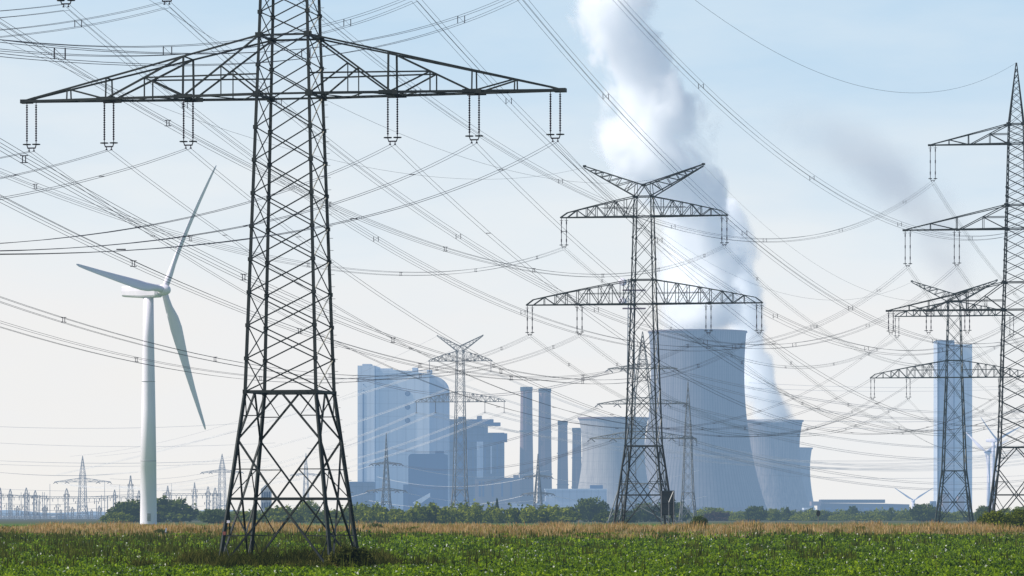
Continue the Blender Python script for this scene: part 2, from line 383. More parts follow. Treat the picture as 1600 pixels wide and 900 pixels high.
# ------------------------------------------------------------------ lattice pylons
class Pylon: pass
def corner(a, sx_, sy_, z): return Vector((sx_ * a / 2, sy_ * a / 2, z))
CORN = ((-1, -1), (1, -1), (1, 1), (-1, 1))
def lerp_levels(lv, z):
    for (z0, a0), (z1, a1) in zip(lv, lv[1:]):
        if z <= z1: return a0 + (a1 - a0) * (z - z0) / (z1 - z0)
    return lv[-1][1]
def pylon(name, X, Y, zb, rz, levels, arms, peak, label, T=1.0, simple=False, ins=None, matn='steel', panel=.6, zig=False, base=True, double=False, group=None, mixed=True):
    """levels [(z,a)..] first = feet, second = waist; arms dicts; T thickness factor"""
    p = Pylon(); p.name = name; p.X, p.Y, p.zb, p.rz = X, Y, zb, rz; p.att = {}
    root = empty(name, (X, Y, zb), rz, label, 'pylon', group); p.root = root
    m = M[matn]; ml = M['steel_sunlit'] if (matn == 'steel' and mixed) else m
    A = lambda z: lerp_levels(levels, z)
    zt = levels[-1][0]; zw = levels[1][0]
    for sx_, sy_ in CORN:
        b = MB()
        for (z0, a0), (z1, a1) in zip(levels, levels[1:]):
            w = (.27 if z0 < zw else .25 - .07 * (z0 / zt)) * T
            b.bar(corner(a0, sx_, sy_, z0 - (.5 if z0 == 0 else 0)), corner(a1, sx_, sy_, z1), w, w * .9)
        if base: b.box(corner(levels[0][1] + .1, sx_, sy_, -.1), (.7, .7, .6))
        b.build('leg', m, root)
    # bracing
    faces = [(CORN[i], CORN[(i + 1) % 4]) for i in range(4)]
    bz = MB(); bl = MB()
    zl = [l[0] for l in levels]
    nodes = []
    if base:
        zm, zbl = zw * .735, zw * .41
        for k, (c0, c1) in enumerate(faces):
            q = bz if k in (0, 2) or not mixed else bz
            f = lambda c, z: corner(A(z), c[0], c[1], z)
            mid = lambda z: (f(c0, z) + f(c1, z)) / 2
            w = .15 * T
            q.bar(f(c0, zw), f(c1, zw), .22 * T); q.bar(f(c0, zbl), f(c1, zbl), .20 * T)
            for ca_, cb_ in ((c0, c1), (c1, c0)):
                q.bar(mid(zw), f(ca_, zm), w); q.bar(f(ca_, zm), mid(zbl), w); q.bar(mid(zbl), f(cb_, 0.1), w)
            if not simple:
                th = .08 * T; zs = (zm + zw) / 2
                tgt = bz
                for ca_ in (c0, c1):
                    e1 = (mid(zw) + f(ca_, zm)) / 2
                    tgt.bar(f(ca_, zs), e1, th); tgt.bar(f(ca_, zw), e1, th)
                    e2 = (f(ca_, zm) + mid(zbl)) / 2; zs2 = (zm + zbl) / 2
                    tgt.bar(f(ca_, zs2), e2, th); tgt.bar(f(ca_, zbl), e2, th); 
                    e3 = (mid(zbl) + f(ca_, 0.1)) / 2
                    tgt.bar(f(ca_, zbl * .5), e3, th); tgt.bar(f(ca_, zbl), e3, th * 1.2); tgt.bar(f(ca_, zbl*.5), mid(zbl)+(f(ca_, .1)-mid(zbl))*.8, th)
        z = zw
    else: z = 0
    first = True
    body_top = zt
    while z < body_top - .3:
        h = A(z) * panel
        nxt = [l for l in zl if l > z + .2]
        lim = nxt[0] if nxt else body_top
        nseg = max(1, round((lim - z) / h)); h = (lim - z) / nseg
        for i in range(nseg):
            z0, z1 = z + i * h, z + (i + 1) * h
            for k, (c0, c1) in enumerate(faces):
                f = lambda c, zz: corner(A(zz), c[0], c[1], zz)
                w = (.105 if k in (0, 2) else .075) * T * (.75 + .25 * (1 - z0 / zt))
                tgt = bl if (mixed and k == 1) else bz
                if zig:
                    if (i + k) % 2: tgt.bar(f(c0, z0), f(c1, z1), w)
                    else: tgt.bar(f(c1, z0), f(c0, z1), w)
                else:
                    tgt.bar(f(c0, z0), f(c1, z1), w)
                    bz.bar(f(c1, z0), f(c0, z1), w)
                    if not simple and A(z0) > 3: bz.box(f(c0, z0), (.34 * T, .34 * T, .3))
        for (c0, c1) in faces: 
            f = lambda c, zz: corner(A(zz), c[0], c[1], zz); bz.bar(f(c0, lim), f(c1, lim), .16 * T)
        z = lim
    bz.build('bracing', m, root)
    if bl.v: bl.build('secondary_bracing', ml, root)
    # crossarms
    for ai, ar in enumerate(arms):
        zb_, zt_, L = ar['zb'], ar['zt'], ar['L']; hb, ht = A(zb_) / 2, A(zt_) / 2
        for s in (-1, 1):
            b = MB(); tp = ar.get('tipy', .22)
            def bot(x, sy_): return Vector((s * x, sy_ * (hb + (tp - hb) * max(0, (x - hb)) / (L - hb)), zb_))
            xt = L - ar.get('end', 1.0); zte = zb_ + ar.get('endz', .28); cv = ar.get('curve', 0)
            def top(x, sy_):
                u = max(0, (x - ht)) / (xt - ht); return Vector((s * x, sy_ * (ht + (tp - ht) * u), zt_ + (zte - zt_) * u + cv * 4 * u * (1 - u)))
            for sy_ in (-1, 1):
                b.bar(bot(hb, sy_), bot(L, sy_), .21 * T, .18 * T)
                ks = [ht + (xt - ht) * i / 6 for i in range(7)]
                for i in range(6): b.bar(top(ks[i], sy_), top(ks[i + 1], sy_), .14 * T)
                b.bar(top(xt, sy_), bot(L, sy_), .16 * T)
                if ar['style'] == 'A3':
                    x1, x2 = ar['ins'][2], ar['ins'][1]; xe = (x2 + L) / 2 - .2
                    b.bar(top(ht, sy_), bot(x1, sy_), .14 * T); mA = (top(ht, sy_) + bot(x1, sy_)) / 2
                    b.bar(mA, bot(hb, sy_), .12 * T); b.bar(mA, Vector((mA.x, mA.y, zb_)), .08 * T)
                    b.bar(top(x1, sy_), bot(x1, sy_), .15 * T)
                    b.bar(top(x1, sy_), bot(x2, sy_), .15 * T); mB = (top(x1, sy_) + bot(x2, sy_)) / 2
                    b.bar(mB, bot(x1, sy_), .12 * T); b.bar(mB, Vector((mB.x, mB.y, zb_)), .1 * T)
                    b.bar(mB, Vector((s * A(mB.z) / 2, sy_ * A(mB.z) / 2, mB.z)), .12 * T)
                    b.bar(top(x2, sy_), bot(x2, sy_), .11 * T)
                    b.bar(top(xe, sy_), bot(x2, sy_), .12 * T); b.bar(top(xe, sy_), bot(xe, sy_), .1 * T)
                elif ar['style'] == 'A':
                    xi = ar['ins'][-1] if len(ar['ins']) > 1 else L * .55
                    b.bar(top(ht, sy_), bot(xi * .95, sy_), .14 * T); mA = (top(ht, sy_) + bot(xi * .95, sy_)) / 2
                    b.bar(mA, bot(hb, sy_), .12 * T); b.bar(mA, Vector((mA.x, mA.y, zb_)), .1 * T)
                    b.bar(mA, Vector((s * A(mA.z) / 2, sy_ * A(mA.z) / 2, mA.z)), .12 * T)
                    b.bar(top(xi, sy_), bot(xi, sy_), .12 * T); xe = (xi + L) / 2
                    b.bar(top(xe, sy_), bot(xi, sy_), .12 * T); b.bar(top(xe, sy_), bot(xe, sy_), .1 * T)
                else:
                    n_ = ar.get('n', 7); xs_ = [hb + (xt - hb) * i / n_ for i in range(n_ + 1)]
                    for i in range(n_):
                        if i: b.bar(top(xs_[i], sy_), bot(xs_[i], sy_), .10 * T)
                        if i % 2: b.bar(bot(xs_[i], sy_), top(xs_[i + 1], sy_), .11 * T)
                        else: b.bar(top(max(xs_[i], ht), sy_), bot(xs_[i + 1], sy_), .11 * T)
                        if i > 1 and not simple: b.bar(top(xs_[i], sy_), bot(xs_[i - 1] if i % 2 else xs_[i + 1], sy_), .07 * T)
                    if not simple:
                        zz = zb_ + (zt_ - zb_) * .45; xx = ht + (xt - ht) * .5
                        b.bar((s * hb, sy_ * hb, zz), (s * xx, sy_ * hb * .6, zz), .08 * T)
            # bottom lacing and plates
            n_ = 9; xs_ = [hb + (L - hb) * i / n_ for i in range(n_ + 1)]
            for i in range(n_):
                sg = 1 if i % 2 else -1
                b.bar(bot(xs_[i], sg), bot(xs_[i + 1], -sg), .08 * T)
            for x in ar['ins']:
                for sy_ in (-1, 1):
                    c = bot(x, sy_)
                    if not simple and x < L - 2: b.box((c.x, c.y, c.z), (1.5 if ar['style'] == 'A3' else .5, .12, .34))
                if x < L - 2: b.bar(top(x, -1), top(x, 1), .1 * T)
                b.bar(bot(x, -1), bot(x, 1), .16 * T)
            if ar['style'][0] == 'A':
                for sy_ in (-1, 1): b.box((s * ht, sy_ * ht, zt_), (.62 * T, .28, .42)); b.box((s * hb, sy_ * hb, zb_), (.62 * T, .3, .45))
                b.box((s * (L - .2), 0, zb_), (.9, tp * 2 + .2, .3))
            b.build('crossarm', m, root)
            for ii, x in enumerate(ar['ins']):
                il = ar.get('il', 3.55)
                if ins:
                    iset = ins[il] if isinstance(ins, dict) else ins
                    io = link(bpy.data.objects.new('insulator', iset[0]), root); io.location = (s * x, 0, zb_ - .12)
                    for q_ in (-1, 1): ro = link(bpy.data.objects.new('corona_ring', iset[1]), io); ro.location = (q_ * iset[2], 0, 0)
                    zc = zb_ - .12 - il - .28
                elif ar.get('strain'):
                    ib = MB()
                    for sg in (-1, 1):
                        ib.bar((0, 0, 0), (sg * ar['strain'] * .35 if False else 0, sg * ar['strain'], -.9), .35 * T * .5)
                    io = ib.build('insulator', M['glass_ins'], root, loc=(s * x, 0, zb_ - .05)); zc = zb_ - .9
                else:
                    ib = MB(); ib.bar((0, 0, 0), (0, 0, -il), .28 * T * .5); ib.bar((-.5, 0, -il), (.5, 0, -il), .12 * T)
                    io = ib.build('insulator', M['glass_ins'], root, loc=(s * x, 0, zb_ - .05)); zc = zb_ - il
                p.att[(ai, s, ii)] = root_pt(p, (s * x, 0, zc))
    # peak
    b = MB()
    if peak[0] == 'spike':
        a = A(zt) / 2; zp = peak[1]
        for sx_, sy_ in CORN: b.bar((sx_ * a, sy_ * a, zt), (sx_ * .06, sy_ * .06, zp), .16 * T, .10 * T)
        n_ = peak[2] if len(peak) > 2 else 7; zz = zt
        for i in range(n_):
            u0, u1 = i / n_, (i + 1) / n_; u0, u1 = u0 ** .8, u1 ** .8
            a0, a1 = a * (1 - u0) + .06 * u0, a * (1 - u1) + .06 * u1
            for (c0, c1) in faces:
                b.bar((c0[0] * a0, c0[1] * a0, zt + (zp - zt) * u0), (c1[0] * a1, c1[1] * a1, zt + (zp - zt) * u1), .07 * T)
                b.bar((c1[0] * a0, c1[1] * a0, zt + (zp - zt) * u0), (c0[0] * a1, c0[1] * a1, zt + (zp - zt) * u1), .07 * T)
        b.build('earthwire_peak', m, root); p.att['e'] = root_pt(p, (0, 0, zp))
    elif peak[0] == 'horn':
        zc, ztip, L = peak[1:4]; a = A(zt) / 2
        for s in (-1, 1):
            b = MB()
            for sy_ in (-1, 1):
                lo = lambda u: Vector((s * (a + (L - a) * u), sy_ * (a * (1 - u) + .1), zt + (ztip - .3 - zt) * u))
                up = lambda u: Vector((s * (.05 + (L - .05) * u), sy_ * (a * (1 - u) * .8 + .1), zc + (ztip - zc) * u))
                b.bar(lo(0), lo(1), .18 * T); b.bar(up(0), up(1), .18 * T)
                us_ = [0, .2, .38, .54, .68, .8, .9]
                for i in range(6):
                    b.bar(lo(us_[i]), up(us_[i] if i else .12), .09 * T); b.bar(up(us_[i] if i else .12), lo(us_[i + 1]), .10 * T)
                b.bar((s * a, sy_ * a, zt), up(0), .14 * T)
            b.box((s * L, 0, ztip), (.5, .4, .35)); b.box((s * .05, 0, zc), (.5, .8, .4))
            b.build('earthwire_horn', m, root); p.att[('e', s)] = root_pt(p, (s * L, 0, ztip - .2))
    return p
def root_pt(p, v):
    c, s = math.cos(p.rz), math.sin(p.rz)
    return Vector((p.X + v[0] * c - v[1] * s, p.Y + v[0] * s + v[1] * c, p.zb + v[2]))

RZ = -math.radians(12)
def typeA(name, x, Y, zb, label, il, ins, T, simple=False, mixed=True, dz=0.0):
    lv = [(0, 9.15)] + [(z_ + dz, a_) for z_, a_ in ((13.55, 5.67), (36.7, 4.2), (41.3, 3.9), (50.3, 3.4), (54.3, 3.15), (64.6, 2.65), (67.9, 2.45))]
    arms = [dict(zb=36.7, zt=41.3, L=21.75, ins=[21.15, 14.75, 8.25], style='A3', il=il),
            dict(zb=50.3, zt=54.3, L=18.9, ins=[18.3, 10.0], style='A', il=5.8),
            dict(zb=64.6, zt=67.9, L=14.6, ins=[14.05], style='A', il=5.9)]
    for q in arms: q['zb'] += dz; q['zt'] += dz
    return pylon(name, pxx(x, Y), Y, zb, RZ, lv, arms, ('spike', 78.2 + dz, 9), label, T, simple, ins, panel=.46, mixed=mixed)
pN = typeA('lattice_pylon', 453, 330, -0.55, 'nearest giant green lattice pylon, its top cut off by the frame', 3.55, {3.55: INS_N, 5.8: INS_U, 5.9: INS_U}, .95, dz=.55)
pR = typeA('lattice_pylon', 1588, 710, 1.75, 'tall pylon with three pairs of crossarms and pointed top at right edge', 3.55, {3.55: INS_R, 5.8: INS_U, 5.9: INS_U}, 1.0)

def typeB(x, Y, zb, label, zs, T=1.0, il=4.7, simple=False, sc_=1.0, ins=INS_B, matn='steel', mixed=True):
    z_w, z_l, z_lt, z_u, z_ut, z_c, z_tip, a0 = zs
    lv = [(0, a0), (z_w, 5.3), (z_l, 3.67), (z_lt, 3.5), (z_u, 2.95), (z_ut, 2.75)]
    arms = [dict(zb=z_l, zt=z_lt, L=19.9 * sc_, ins=[19.3 * sc_, 10.85 * sc_], style='B', n=9, curve=.10, end=1.2, endz=.9, il=il),
            dict(zb=z_u, zt=z_ut, L=14.1 * sc_, ins=[13.5 * sc_], style='B', n=7, curve=.08, end=1.2, endz=.8, il=il)]
    return pylon('lattice_pylon', pxx(x, Y), Y, zb, RZ, lv, arms, ('horn', z_c, z_tip, 10.0 * sc_), label, T, simple, ins, panel=.95, matn=matn, mixed=mixed)
pC = typeB(1006, 700, 1.6, 'dark pylon with two V-shaped horns in front of the largest cooling tower', (13.75, 37.3, 41.3, 51.8, 55.1, 57.0, 60.3, 8.85))
pD = typeB(1491, 995, 1.8, 'horned pylon standing in front of the tall pale block on the right', (12.5, 34.5, 38.5, 49.0, 52.3, 54.2, 57.3, 8.3), T=1.05)
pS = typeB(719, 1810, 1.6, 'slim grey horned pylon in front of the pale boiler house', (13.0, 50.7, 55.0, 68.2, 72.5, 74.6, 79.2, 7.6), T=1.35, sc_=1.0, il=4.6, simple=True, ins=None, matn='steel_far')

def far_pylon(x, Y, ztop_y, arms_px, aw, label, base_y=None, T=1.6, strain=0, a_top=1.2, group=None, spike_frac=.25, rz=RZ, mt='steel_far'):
    zb = 1.8; H = pz(ztop_y, Y) - zb
    arms = []
    for (yb, half) in arms_px:
        z = pz(yb, Y) - zb
        arms.append((z, half * Y / F / .978))
    arms.sort()
    zt = (arms[-1][0] + (H - arms[-1][0]) * spike_frac) if arms else H * .8
    a = lambda z: aw + (a_top - aw) * (z / zt)
    lv = [(0, aw * 1.25), (H * .2, a(H * .2))]
    ad = []
    for z, L in arms:
        lv.append((z, a(z))); ztp = z + max(1.2, L * .13); 
        if ztp < zt - .2: lv.append((ztp, a(ztp)))
        else: ztp = zt
        ad.append(dict(zb=z, zt=ztp, L=L, ins=[L * .96, L * .55], style='B', n=5, end=.8, endz=.2, il=2.4, strain=strain))
    if lv[-1][0] < zt - .1: lv.append((zt, a_top))
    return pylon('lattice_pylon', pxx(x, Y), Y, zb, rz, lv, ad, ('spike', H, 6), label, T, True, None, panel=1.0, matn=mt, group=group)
pK = far_pylon(1004, 1330, 518, [(576, 54), (631, 71), (685, 83)], 15, 'three-armed grey strain pylon right behind the horned pylon', T=1.15, strain=6, a_top=2.4)
p603 = far_pylon(603.5, 2300, 676, [(725, 24.5), (767, 31)], 5.2, 'small dark pylon in front of the pale boiler house', strain=5, T=1.9)
p840 = far_pylon(840.5, 2300, 709, [(745, 22), (772, 25)], 5.2, 'small pylon standing between the tall chimneys and the bushes', strain=5, T=1.9)
p1075 = far_pylon(1075, 1550, 596, [(686, 14)], 4.6, 'narrow pylon in front of the largest cooling tower, right of the black panel', T=1.1, a_top=2.0)
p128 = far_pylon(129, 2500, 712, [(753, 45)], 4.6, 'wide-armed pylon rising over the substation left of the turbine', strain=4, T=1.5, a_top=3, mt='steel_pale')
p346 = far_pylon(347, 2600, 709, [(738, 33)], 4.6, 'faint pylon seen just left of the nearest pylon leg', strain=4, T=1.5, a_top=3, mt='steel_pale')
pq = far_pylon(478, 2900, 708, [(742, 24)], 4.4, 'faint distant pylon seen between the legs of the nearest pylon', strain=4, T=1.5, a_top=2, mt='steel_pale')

# ------------------------------------------------------------------ conductors
def fit_curve(p0, p1, pts, s0=12, z_prior=6, s_prior=8, free0=False, free1=True):
    """find sag and the unseen end height of a parabola from points it must pass"""
    d = p1 - p0; rows = []; rhs = []
    for x, y in pts:
        k = (x - 800) / F; den = d.x - k * d.y
        if abs(den) < 1e-9: continue
        t = (k * p0.y - p0.x) / den
        if not (-.02 <= t <= 1.02): continue
        Yt = p0.y + t * d.y
        if Yt < 20: continue
        tz = pz(y, Yt); w = 400.0 / Yt
        base = (1 - t) * p0.z + t * p1.z
        rows.append([w * -4 * t * (1 - t), w * (1 - t if free0 else 0), w * (t if free1 else 0)]); rhs.append(w * (tz - base))
    rows += [[.5 / s_prior, 0, 0], [0, .5 / z_prior if free0 else 1, 0], [0, 0, .5 / z_prior if free1 else 1]]
    rhs += [.5 * s0 / s_prior, 0, 0]
    sol = np.linalg.lstsq(np.array(rows), np.array(rhs), rcond=None)[0]
    a = p0.copy(); b = p1.copy(); a.z += sol[1]; b.z += sol[2]
    return a, b, float(sol[0])
SP_MESH = {}
def spacer_mesh(kind, h, m, thick):
    key = (kind, round(h, 2), m.name, round(thick, 3))
    if key in SP_MESH: return SP_MESH[key]
    b = MB(); r = h / 2
    if kind == 4:
        for s in (-1, 1): b.bar((s * r, 0, -r), (s * r, 0, r), thick)
        b.bar((-r, 0, -r), (r, 0, r), thick * .35)
    elif kind == 5:
        for s in (-1, 1): b.bar((s * r * .45, 0, -r), (s * r * .45, 0, r), thick); b.bar((-r * 1.15, 0, s * r), (r * 1.15, 0, s * r), thick)
    else: b.bar((-r, 0, 0), (r, 0, 0), thick)
    SP_MESH[key] = b.mesh('spacer', m); return SP_MESH[key]
def cable(label, p0, p1, sag, n=2, h=.4, r=.02, m='wire', spacers=50, group='overhead power conductors', kind=4, seg=56, sp_t=.05, y_min=60):
    r *= .86; p0, p1 = Vector(p0), Vector(p1); d = p1 - p0
    perp = Vector((d.y, -d.x, 0)).normalized()
    offs = {1: [(0, 0)], 2: [(-h/2, 0), (h/2, 0)], 4: [(-h/2, -h/2), (h/2, -h/2), (-h/2, h/2), (h/2, h/2)], 3: [(-h/2, 0), (h/2, 0), (0, h)]}[n]
    pos = lambda t: p0 + d * t - Vector((0, 0, 4 * sag * t * (1 - t)))
    ts = [i / seg for i in range(seg + 1)]
    pts = np.array([pos(t) for t in ts])
    Vs, Fs, o = [], [], 0
    for ox, oz in offs:
        c = pts + np.array(perp)[None] * ox + np.array([0, 0, oz])[None]
        jit = rng.normal(0, .03, 1)[0]; c[:, 2] -= jit * 4 * np.array(ts) * (1 - np.array(ts)) * 2
        ring = [np.array(perp) * r, np.array([0, 0, 1.]) * r, -np.array(perp) * r, -np.array([0, 0, 1.]) * r]
        v = np.stack([c + q for q in ring], 1).reshape(-1, 3); k = np.arange(seg) * 4
        f = np.concatenate([np.stack([k + j, k + (j + 1) % 4, k + 4 + (j + 1) % 4, k + 4 + j], 1) for j in range(4)])
        Vs.append(v); Fs.append(f + o); o += len(v)
    V = np.concatenate(Vs); Fq = np.concatenate(Fs)
    org = np.array(p0); me = npmesh('conductor', V - org, Fq, M[m])
    ob = link(bpy.data.objects.new('power_line', me)); ob.location = p0; tag(ob, label, 'power line', group)
    if spacers and n > 1:
        L = d.length; ns_ = int(L / spacers); ang = math.atan2(d.y, d.x) - math.pi / 2
        for i in range(ns_):
            t = (i + .5) / ns_; q = pos(t)
            if q.y < y_min: continue
            xx = 800 + F * q.x / q.y; yy_ = HY - F * (q.z - CZ) / q.y
            if -40 < xx < 1640 and yy_ > -30:
                sp = link(bpy.data.objects.new('spacer', spacer_mesh(kind if n == 4 else 2, h, M[m], sp_t)), ob)
                sp.location = q - p0 + Vector((0, 0, 0)); sp.rotation_euler = (0, 0, ang)
    return ob

ORD = {0: 'outermost', 1: 'middle', 2: 'innermost'}
SIDE = {-1: 'left', 1: 'right'}
ARM = {0: 'lower', 1: 'middle', 2: 'top'}
def resid(tagn, a, b, s, pts):
    out_ = []
    d = b - a
    for x, y in pts:
        k = (x - 800) / F; t = (k * a.y - a.x) / (d.x - k * d.y); Yt = a.y + t * d.y
        z = a.z + d.z * t - 4 * s * t * (1 - t); out_.append(round(HY - (z - CZ) * F / Yt - y))
    print('FIT', tagn, 's=%.1f' % s, out_)
# near pylon -> right edge pylon
NR = {(0, -1, 0): [(207, 350), (262, 388), (522, 532), (700, 610), (1245, 620), (1350, 560)],
      (0, -1, 1): [(292, 325), (400, 405), (522, 477), (675, 562), (1200, 660), (1330, 605)],
      (0, -1, 2): [(400, 315), (520, 405), (680, 517), (875, 610), (1260, 684)],
      (0, 1, 2): [(690, 302), (825, 417), (1031, 564), (1162, 632), (1350, 678)],
      (0, 1, 1): [(900, 382), (1100, 540), (1210, 605)],
      (0, 1, 0): [(900, 250), (1100, 450), (1130, 477), (1315, 602), (1465, 662)],
      (1, -1, 0): [(400, 247), (557, 352), (720, 447), (865, 508), (1200, 532)],
      (1, -1, 1): [(322, 62), (512, 222), (595, 287), (767, 400), (880, 465), (1280, 528)],
      (1, 1, 1): [(650, 0), (787, 150), (985, 335), (1067, 393), (1240, 502), (1425, 570)],
      (1, 1, 0): [(810, 0), (925, 115), (1000, 210), (1170, 380), (1250, 432), (1360, 497), (1450, 527)],
      (2, -1, 0): [(483, 0), (582, 82), (710, 182), (900, 300), (1130, 373), (1220, 377), (1365, 345)],
      (2, 1, 0): [(960, 0), (1065, 110), (1180, 208), (1290, 290), (1400, 350), (1480, 365)]}
def iname(k, three=True):
    a, s, i = k
    if a == 0: return '%s %s insulator of the lower arm' % (ORD[i] if three else ('outer', 'inner')[i], SIDE[s])
    if a == 1 and three: return '%s %s insulator of the middle arm' % (('outer', 'inner')[i], SIDE[s])
    return '%s insulator of the top arm' % SIDE[s]
for k, pts in NR.items():
    a, b = pN.att[k], pR.att[k]
    a2, b2, s = fit_curve(a, b, pts, s0=14, free1=False)
    resid('NR%s' % (k,), a, b, s, pts)
    nb = 2 if k[0] == 0 else 4
    cable('dark %s cable from nearest pylon\'s %s to the right edge pylon' % ('twin' if nb == 2 else 'fourfold', iname(k).replace('insulator of the ', '').replace(' arm', '-arm insulator')), a, b, s, nb, .42 if nb == 2 else .48, .021, spacers=52)
a, b = pN.att['e'], pR.att['e']; pts = [(1085, 0), (1200, 75), (1300, 125), (1400, 143), (1500, 132)]
a2, b2, s = fit_curve(a, b, pts, s0=10, free1=False); resid('NRe', a, b, s, pts)
cable('single thin earth wire sagging to the tip of the right edge pylon', a, b, s, 1, r=.024)
# near pylon -> previous pylon, passing to the left of the camera
NP = {(0, -1, 0): [(0, 245)], (0, -1, 1): [(82, 257), (0, 280)], (0, -1, 2): [(100, 288), (0, 312)],
      (0, 1, 2): [(512, 262), (390, 302), (217, 350), (0, 391)], (0, 1, 1): [(512, 305), (390, 337), (120, 390), (0, 405)],
      (0, 1, 0): [(700, 285), (512, 335), (390, 361), (200, 392), (0, 411)],
      (1, -1, 0): [(0, 22)], (1, -1, 1): [(0, 53)], (1, 1, 1): [(512, 33), (400, 52), (160, 80), (0, 80)], (1, 1, 0): [(700, 18), (525, 56), (400, 72), (100, 91), (0, 93)]}
for k, pts in NP.items():
    a = pN.att[k]; b = a + Vector((-58, -386, 0)); a2, b2, s = fit_curve(a, b, pts, s0=16, z_prior=4, s_prior=6)
    resid('NP%s' % (k,), a, b2, s, pts)
    nb = 2 if k[0] == 0 else 4
    cable('dark %s cable running off left from nearest pylon\'s %s' % ('twin' if nb == 2 else 'fourfold', iname(k).replace('insulator of the ', '').replace(' arm', '-arm insulator')), a, b2, s, nb, .42 if nb == 2 else .5, .019 if nb == 2 else .017, spacers=52, y_min=120)
# right edge pylon -> beyond
RP = {(2, -1, 0): [(1490, 340), (1560, 430)], (1, -1, 0): [(1460, 480), (1530, 555)], (1, -1, 1): [(1540, 480), (1600, 545)], (0, -1, 0): [], (0, -1, 1): [], (0, -1, 2): []}
for k, pts in RP.items():
    a = pR.att[k]; b = a + Vector((99, 367, -3)); a2, b2, s = fit_curve(a, b, pts, s0=13, z_prior=3)
    cable('thin cable dropping off right from the right edge pylon\'s %s' % iname(k).replace('insulator of the ', '').replace(' arm', '-arm insulator'), a, b2, s, 4 if k[0] else 2, .42, .022, spacers=60)
# centre horned pylon -> right horned pylon
CD = {(0, -1, 0): [(900, 580)], (0, -1, 1): [(962, 571)], (0, 1, 1): [(1210, 605)], (0, 1, 0): [(1240, 570), (1280, 605)],
      (1, -1, 0): [(947, 443), (1100, 543), (1200, 568), (1280, 573)], (1, 1, 0): [(1265, 505), (1337, 547), (1425, 567)]}
for k, pts in CD.items():
    a, b = pC.att[k], pD.att[k]; a2, b2, s = fit_curve(a, b, pts, s0=11, free1=False, s_prior=3)
    resid('CD%s' % (k,), a, b, s, pts)
    cable('grey cable from central horned pylon\'s %s across to the right horned pylon' % iname(k, False).replace('insulator of the ', '').replace(' arm', '-arm insulator'), a, b, s, 4, .42, .022, spacers=50, kind=5)
for sd_, pts in ((-1, [(1210, 457), (1275, 468), (1350, 460)]), (1, [(1230, 380), (1350, 455), (1420, 470)])):
    a, b = pC.att[('e', sd_)], pD.att[('e', sd_)]; a2, b2, s = fit_curve(a, b, pts, s0=9, free1=False)
    cable('hair-thin earth wire between the %s horns of the two horned pylons' % SIDE[sd_], a, b, s, 1, r=.022)
# centre horned pylon -> previous pylon far off left
CP = {(0, -1, 0): [(0, 505), (80, 530), (290, 575), (557, 593), (670, 585)], (0, -1, 1): [(0, 463), (190, 530), (385, 572), (580, 588), (750, 575)],
      (0, 1, 1): [(0, 305), (110, 365), (240, 432), (400, 495), (522, 535), (655, 572), (800, 585)], (0, 1, 0): [(0, 215), (212, 355), (367, 432), (500, 492), (670, 552), (850, 588), (1000, 580)],
      (1, -1, 0): [(0, 266), (158, 332), (362, 393), (520, 420), (637, 427), (770, 415)], (1, 1, 0): [(0, 28), (277, 207), (400, 272), (687, 390), (825, 418), (923, 423), (1037, 412)]}
for k, pts in CP.items():
    a = pC.att[k]; b = a + Vector((-93, -593, 0)); a2, b2, s = fit_curve(a, b, pts, s0=20, z_prior=14, s_prior=14)
    resid('CP%s' % (k,), a, b2, s, pts)
    cable('grey fourfold cable sweeping off left from central horned pylon\'s %s' % iname(k, False).replace('insulator of the ', '').replace(' arm', '-arm insulator'), a, b2, s, 4, .42, .020, spacers=58, kind=5, y_min=150)
for sd_, pts in ((-1, [(750, 279), (650, 273), (512, 250)]), (1, [(950, 278), (850, 270), (700, 240), (590, 200), (260, 10)])):
    a = pC.att[('e', sd_)]; b = a + Vector((-93, -593, 0)); a2, b2, s = fit_curve(a, b, pts, s0=14, z_prior=10)
    resid('CPe', a, b2, s, pts)
    cable('hair-thin earth wire going left from the %s horn of the central horned pylon' % SIDE[sd_], a, b2, s, 1, r=.017)
# right horned pylon -> beyond
for k in CD:
    a = pD.att[k]; b = a + Vector((72, 300, 0))
    cable('faint cable going back right from right horned pylon\'s %s' % iname(k, False).replace('insulator of the ', '').replace(' arm', '-arm insulator'), a, b, 10, 2, .42, .028, spacers=60)
# slim pylon lines, sunlight painted into the pale wire colour
PSL = {(1, -1, 0): (88, 742, [(560, 621), (360, 675), (245, 698)]), (0, -1, 0): (96, 756, [(560, 680)]), (0, -1, 1): (110, 758, [(560, 691)]),
       (1, 1, 0): (150, 742, [(560, 655), (645, 630)]), (0, 1, 1): (160, 757, [(560, 715)]), (0, 1, 0): (170, 758, [(560, 724), (720, 676)])}
PSR = {(1, -1, 0): (1655, 690), (0, -1, 0): (1640, 700), (0, -1, 1): (1645, 706), (1, 1, 0): (1660, 694), (0, 1, 1): (1650, 712), (0, 1, 0): (1652, 718)}
for k, (x, y, pts) in PSL.items():
    a = pS.att[k]; b = P(x, y, 2480); a2, b2, s = fit_curve(a, b, pts, s0=16, free1=False)
    resid('SL%s' % (k,), a, b, s, pts)
    cable('pale sunlit cable from slim pylon\'s %s down left to the substation' % iname(k, False).replace('insulator of the ', '').replace(' arm', '-arm insulator'), a, b, s, 4, .55, .040, m='wire_sunlit', spacers=0)
    x, y = PSR[k]; b = P(x, y, 2250)
    cable('pale sunlit cable from slim pylon\'s %s right across the cooling towers' % iname(k, False).replace('insulator of the ', '').replace(' arm', '-arm insulator'), a, b, 13 + 4 * rng.random() if k[0] == 0 else 24, 4, .55, .040, m='wire_sunlit', spacers=0)
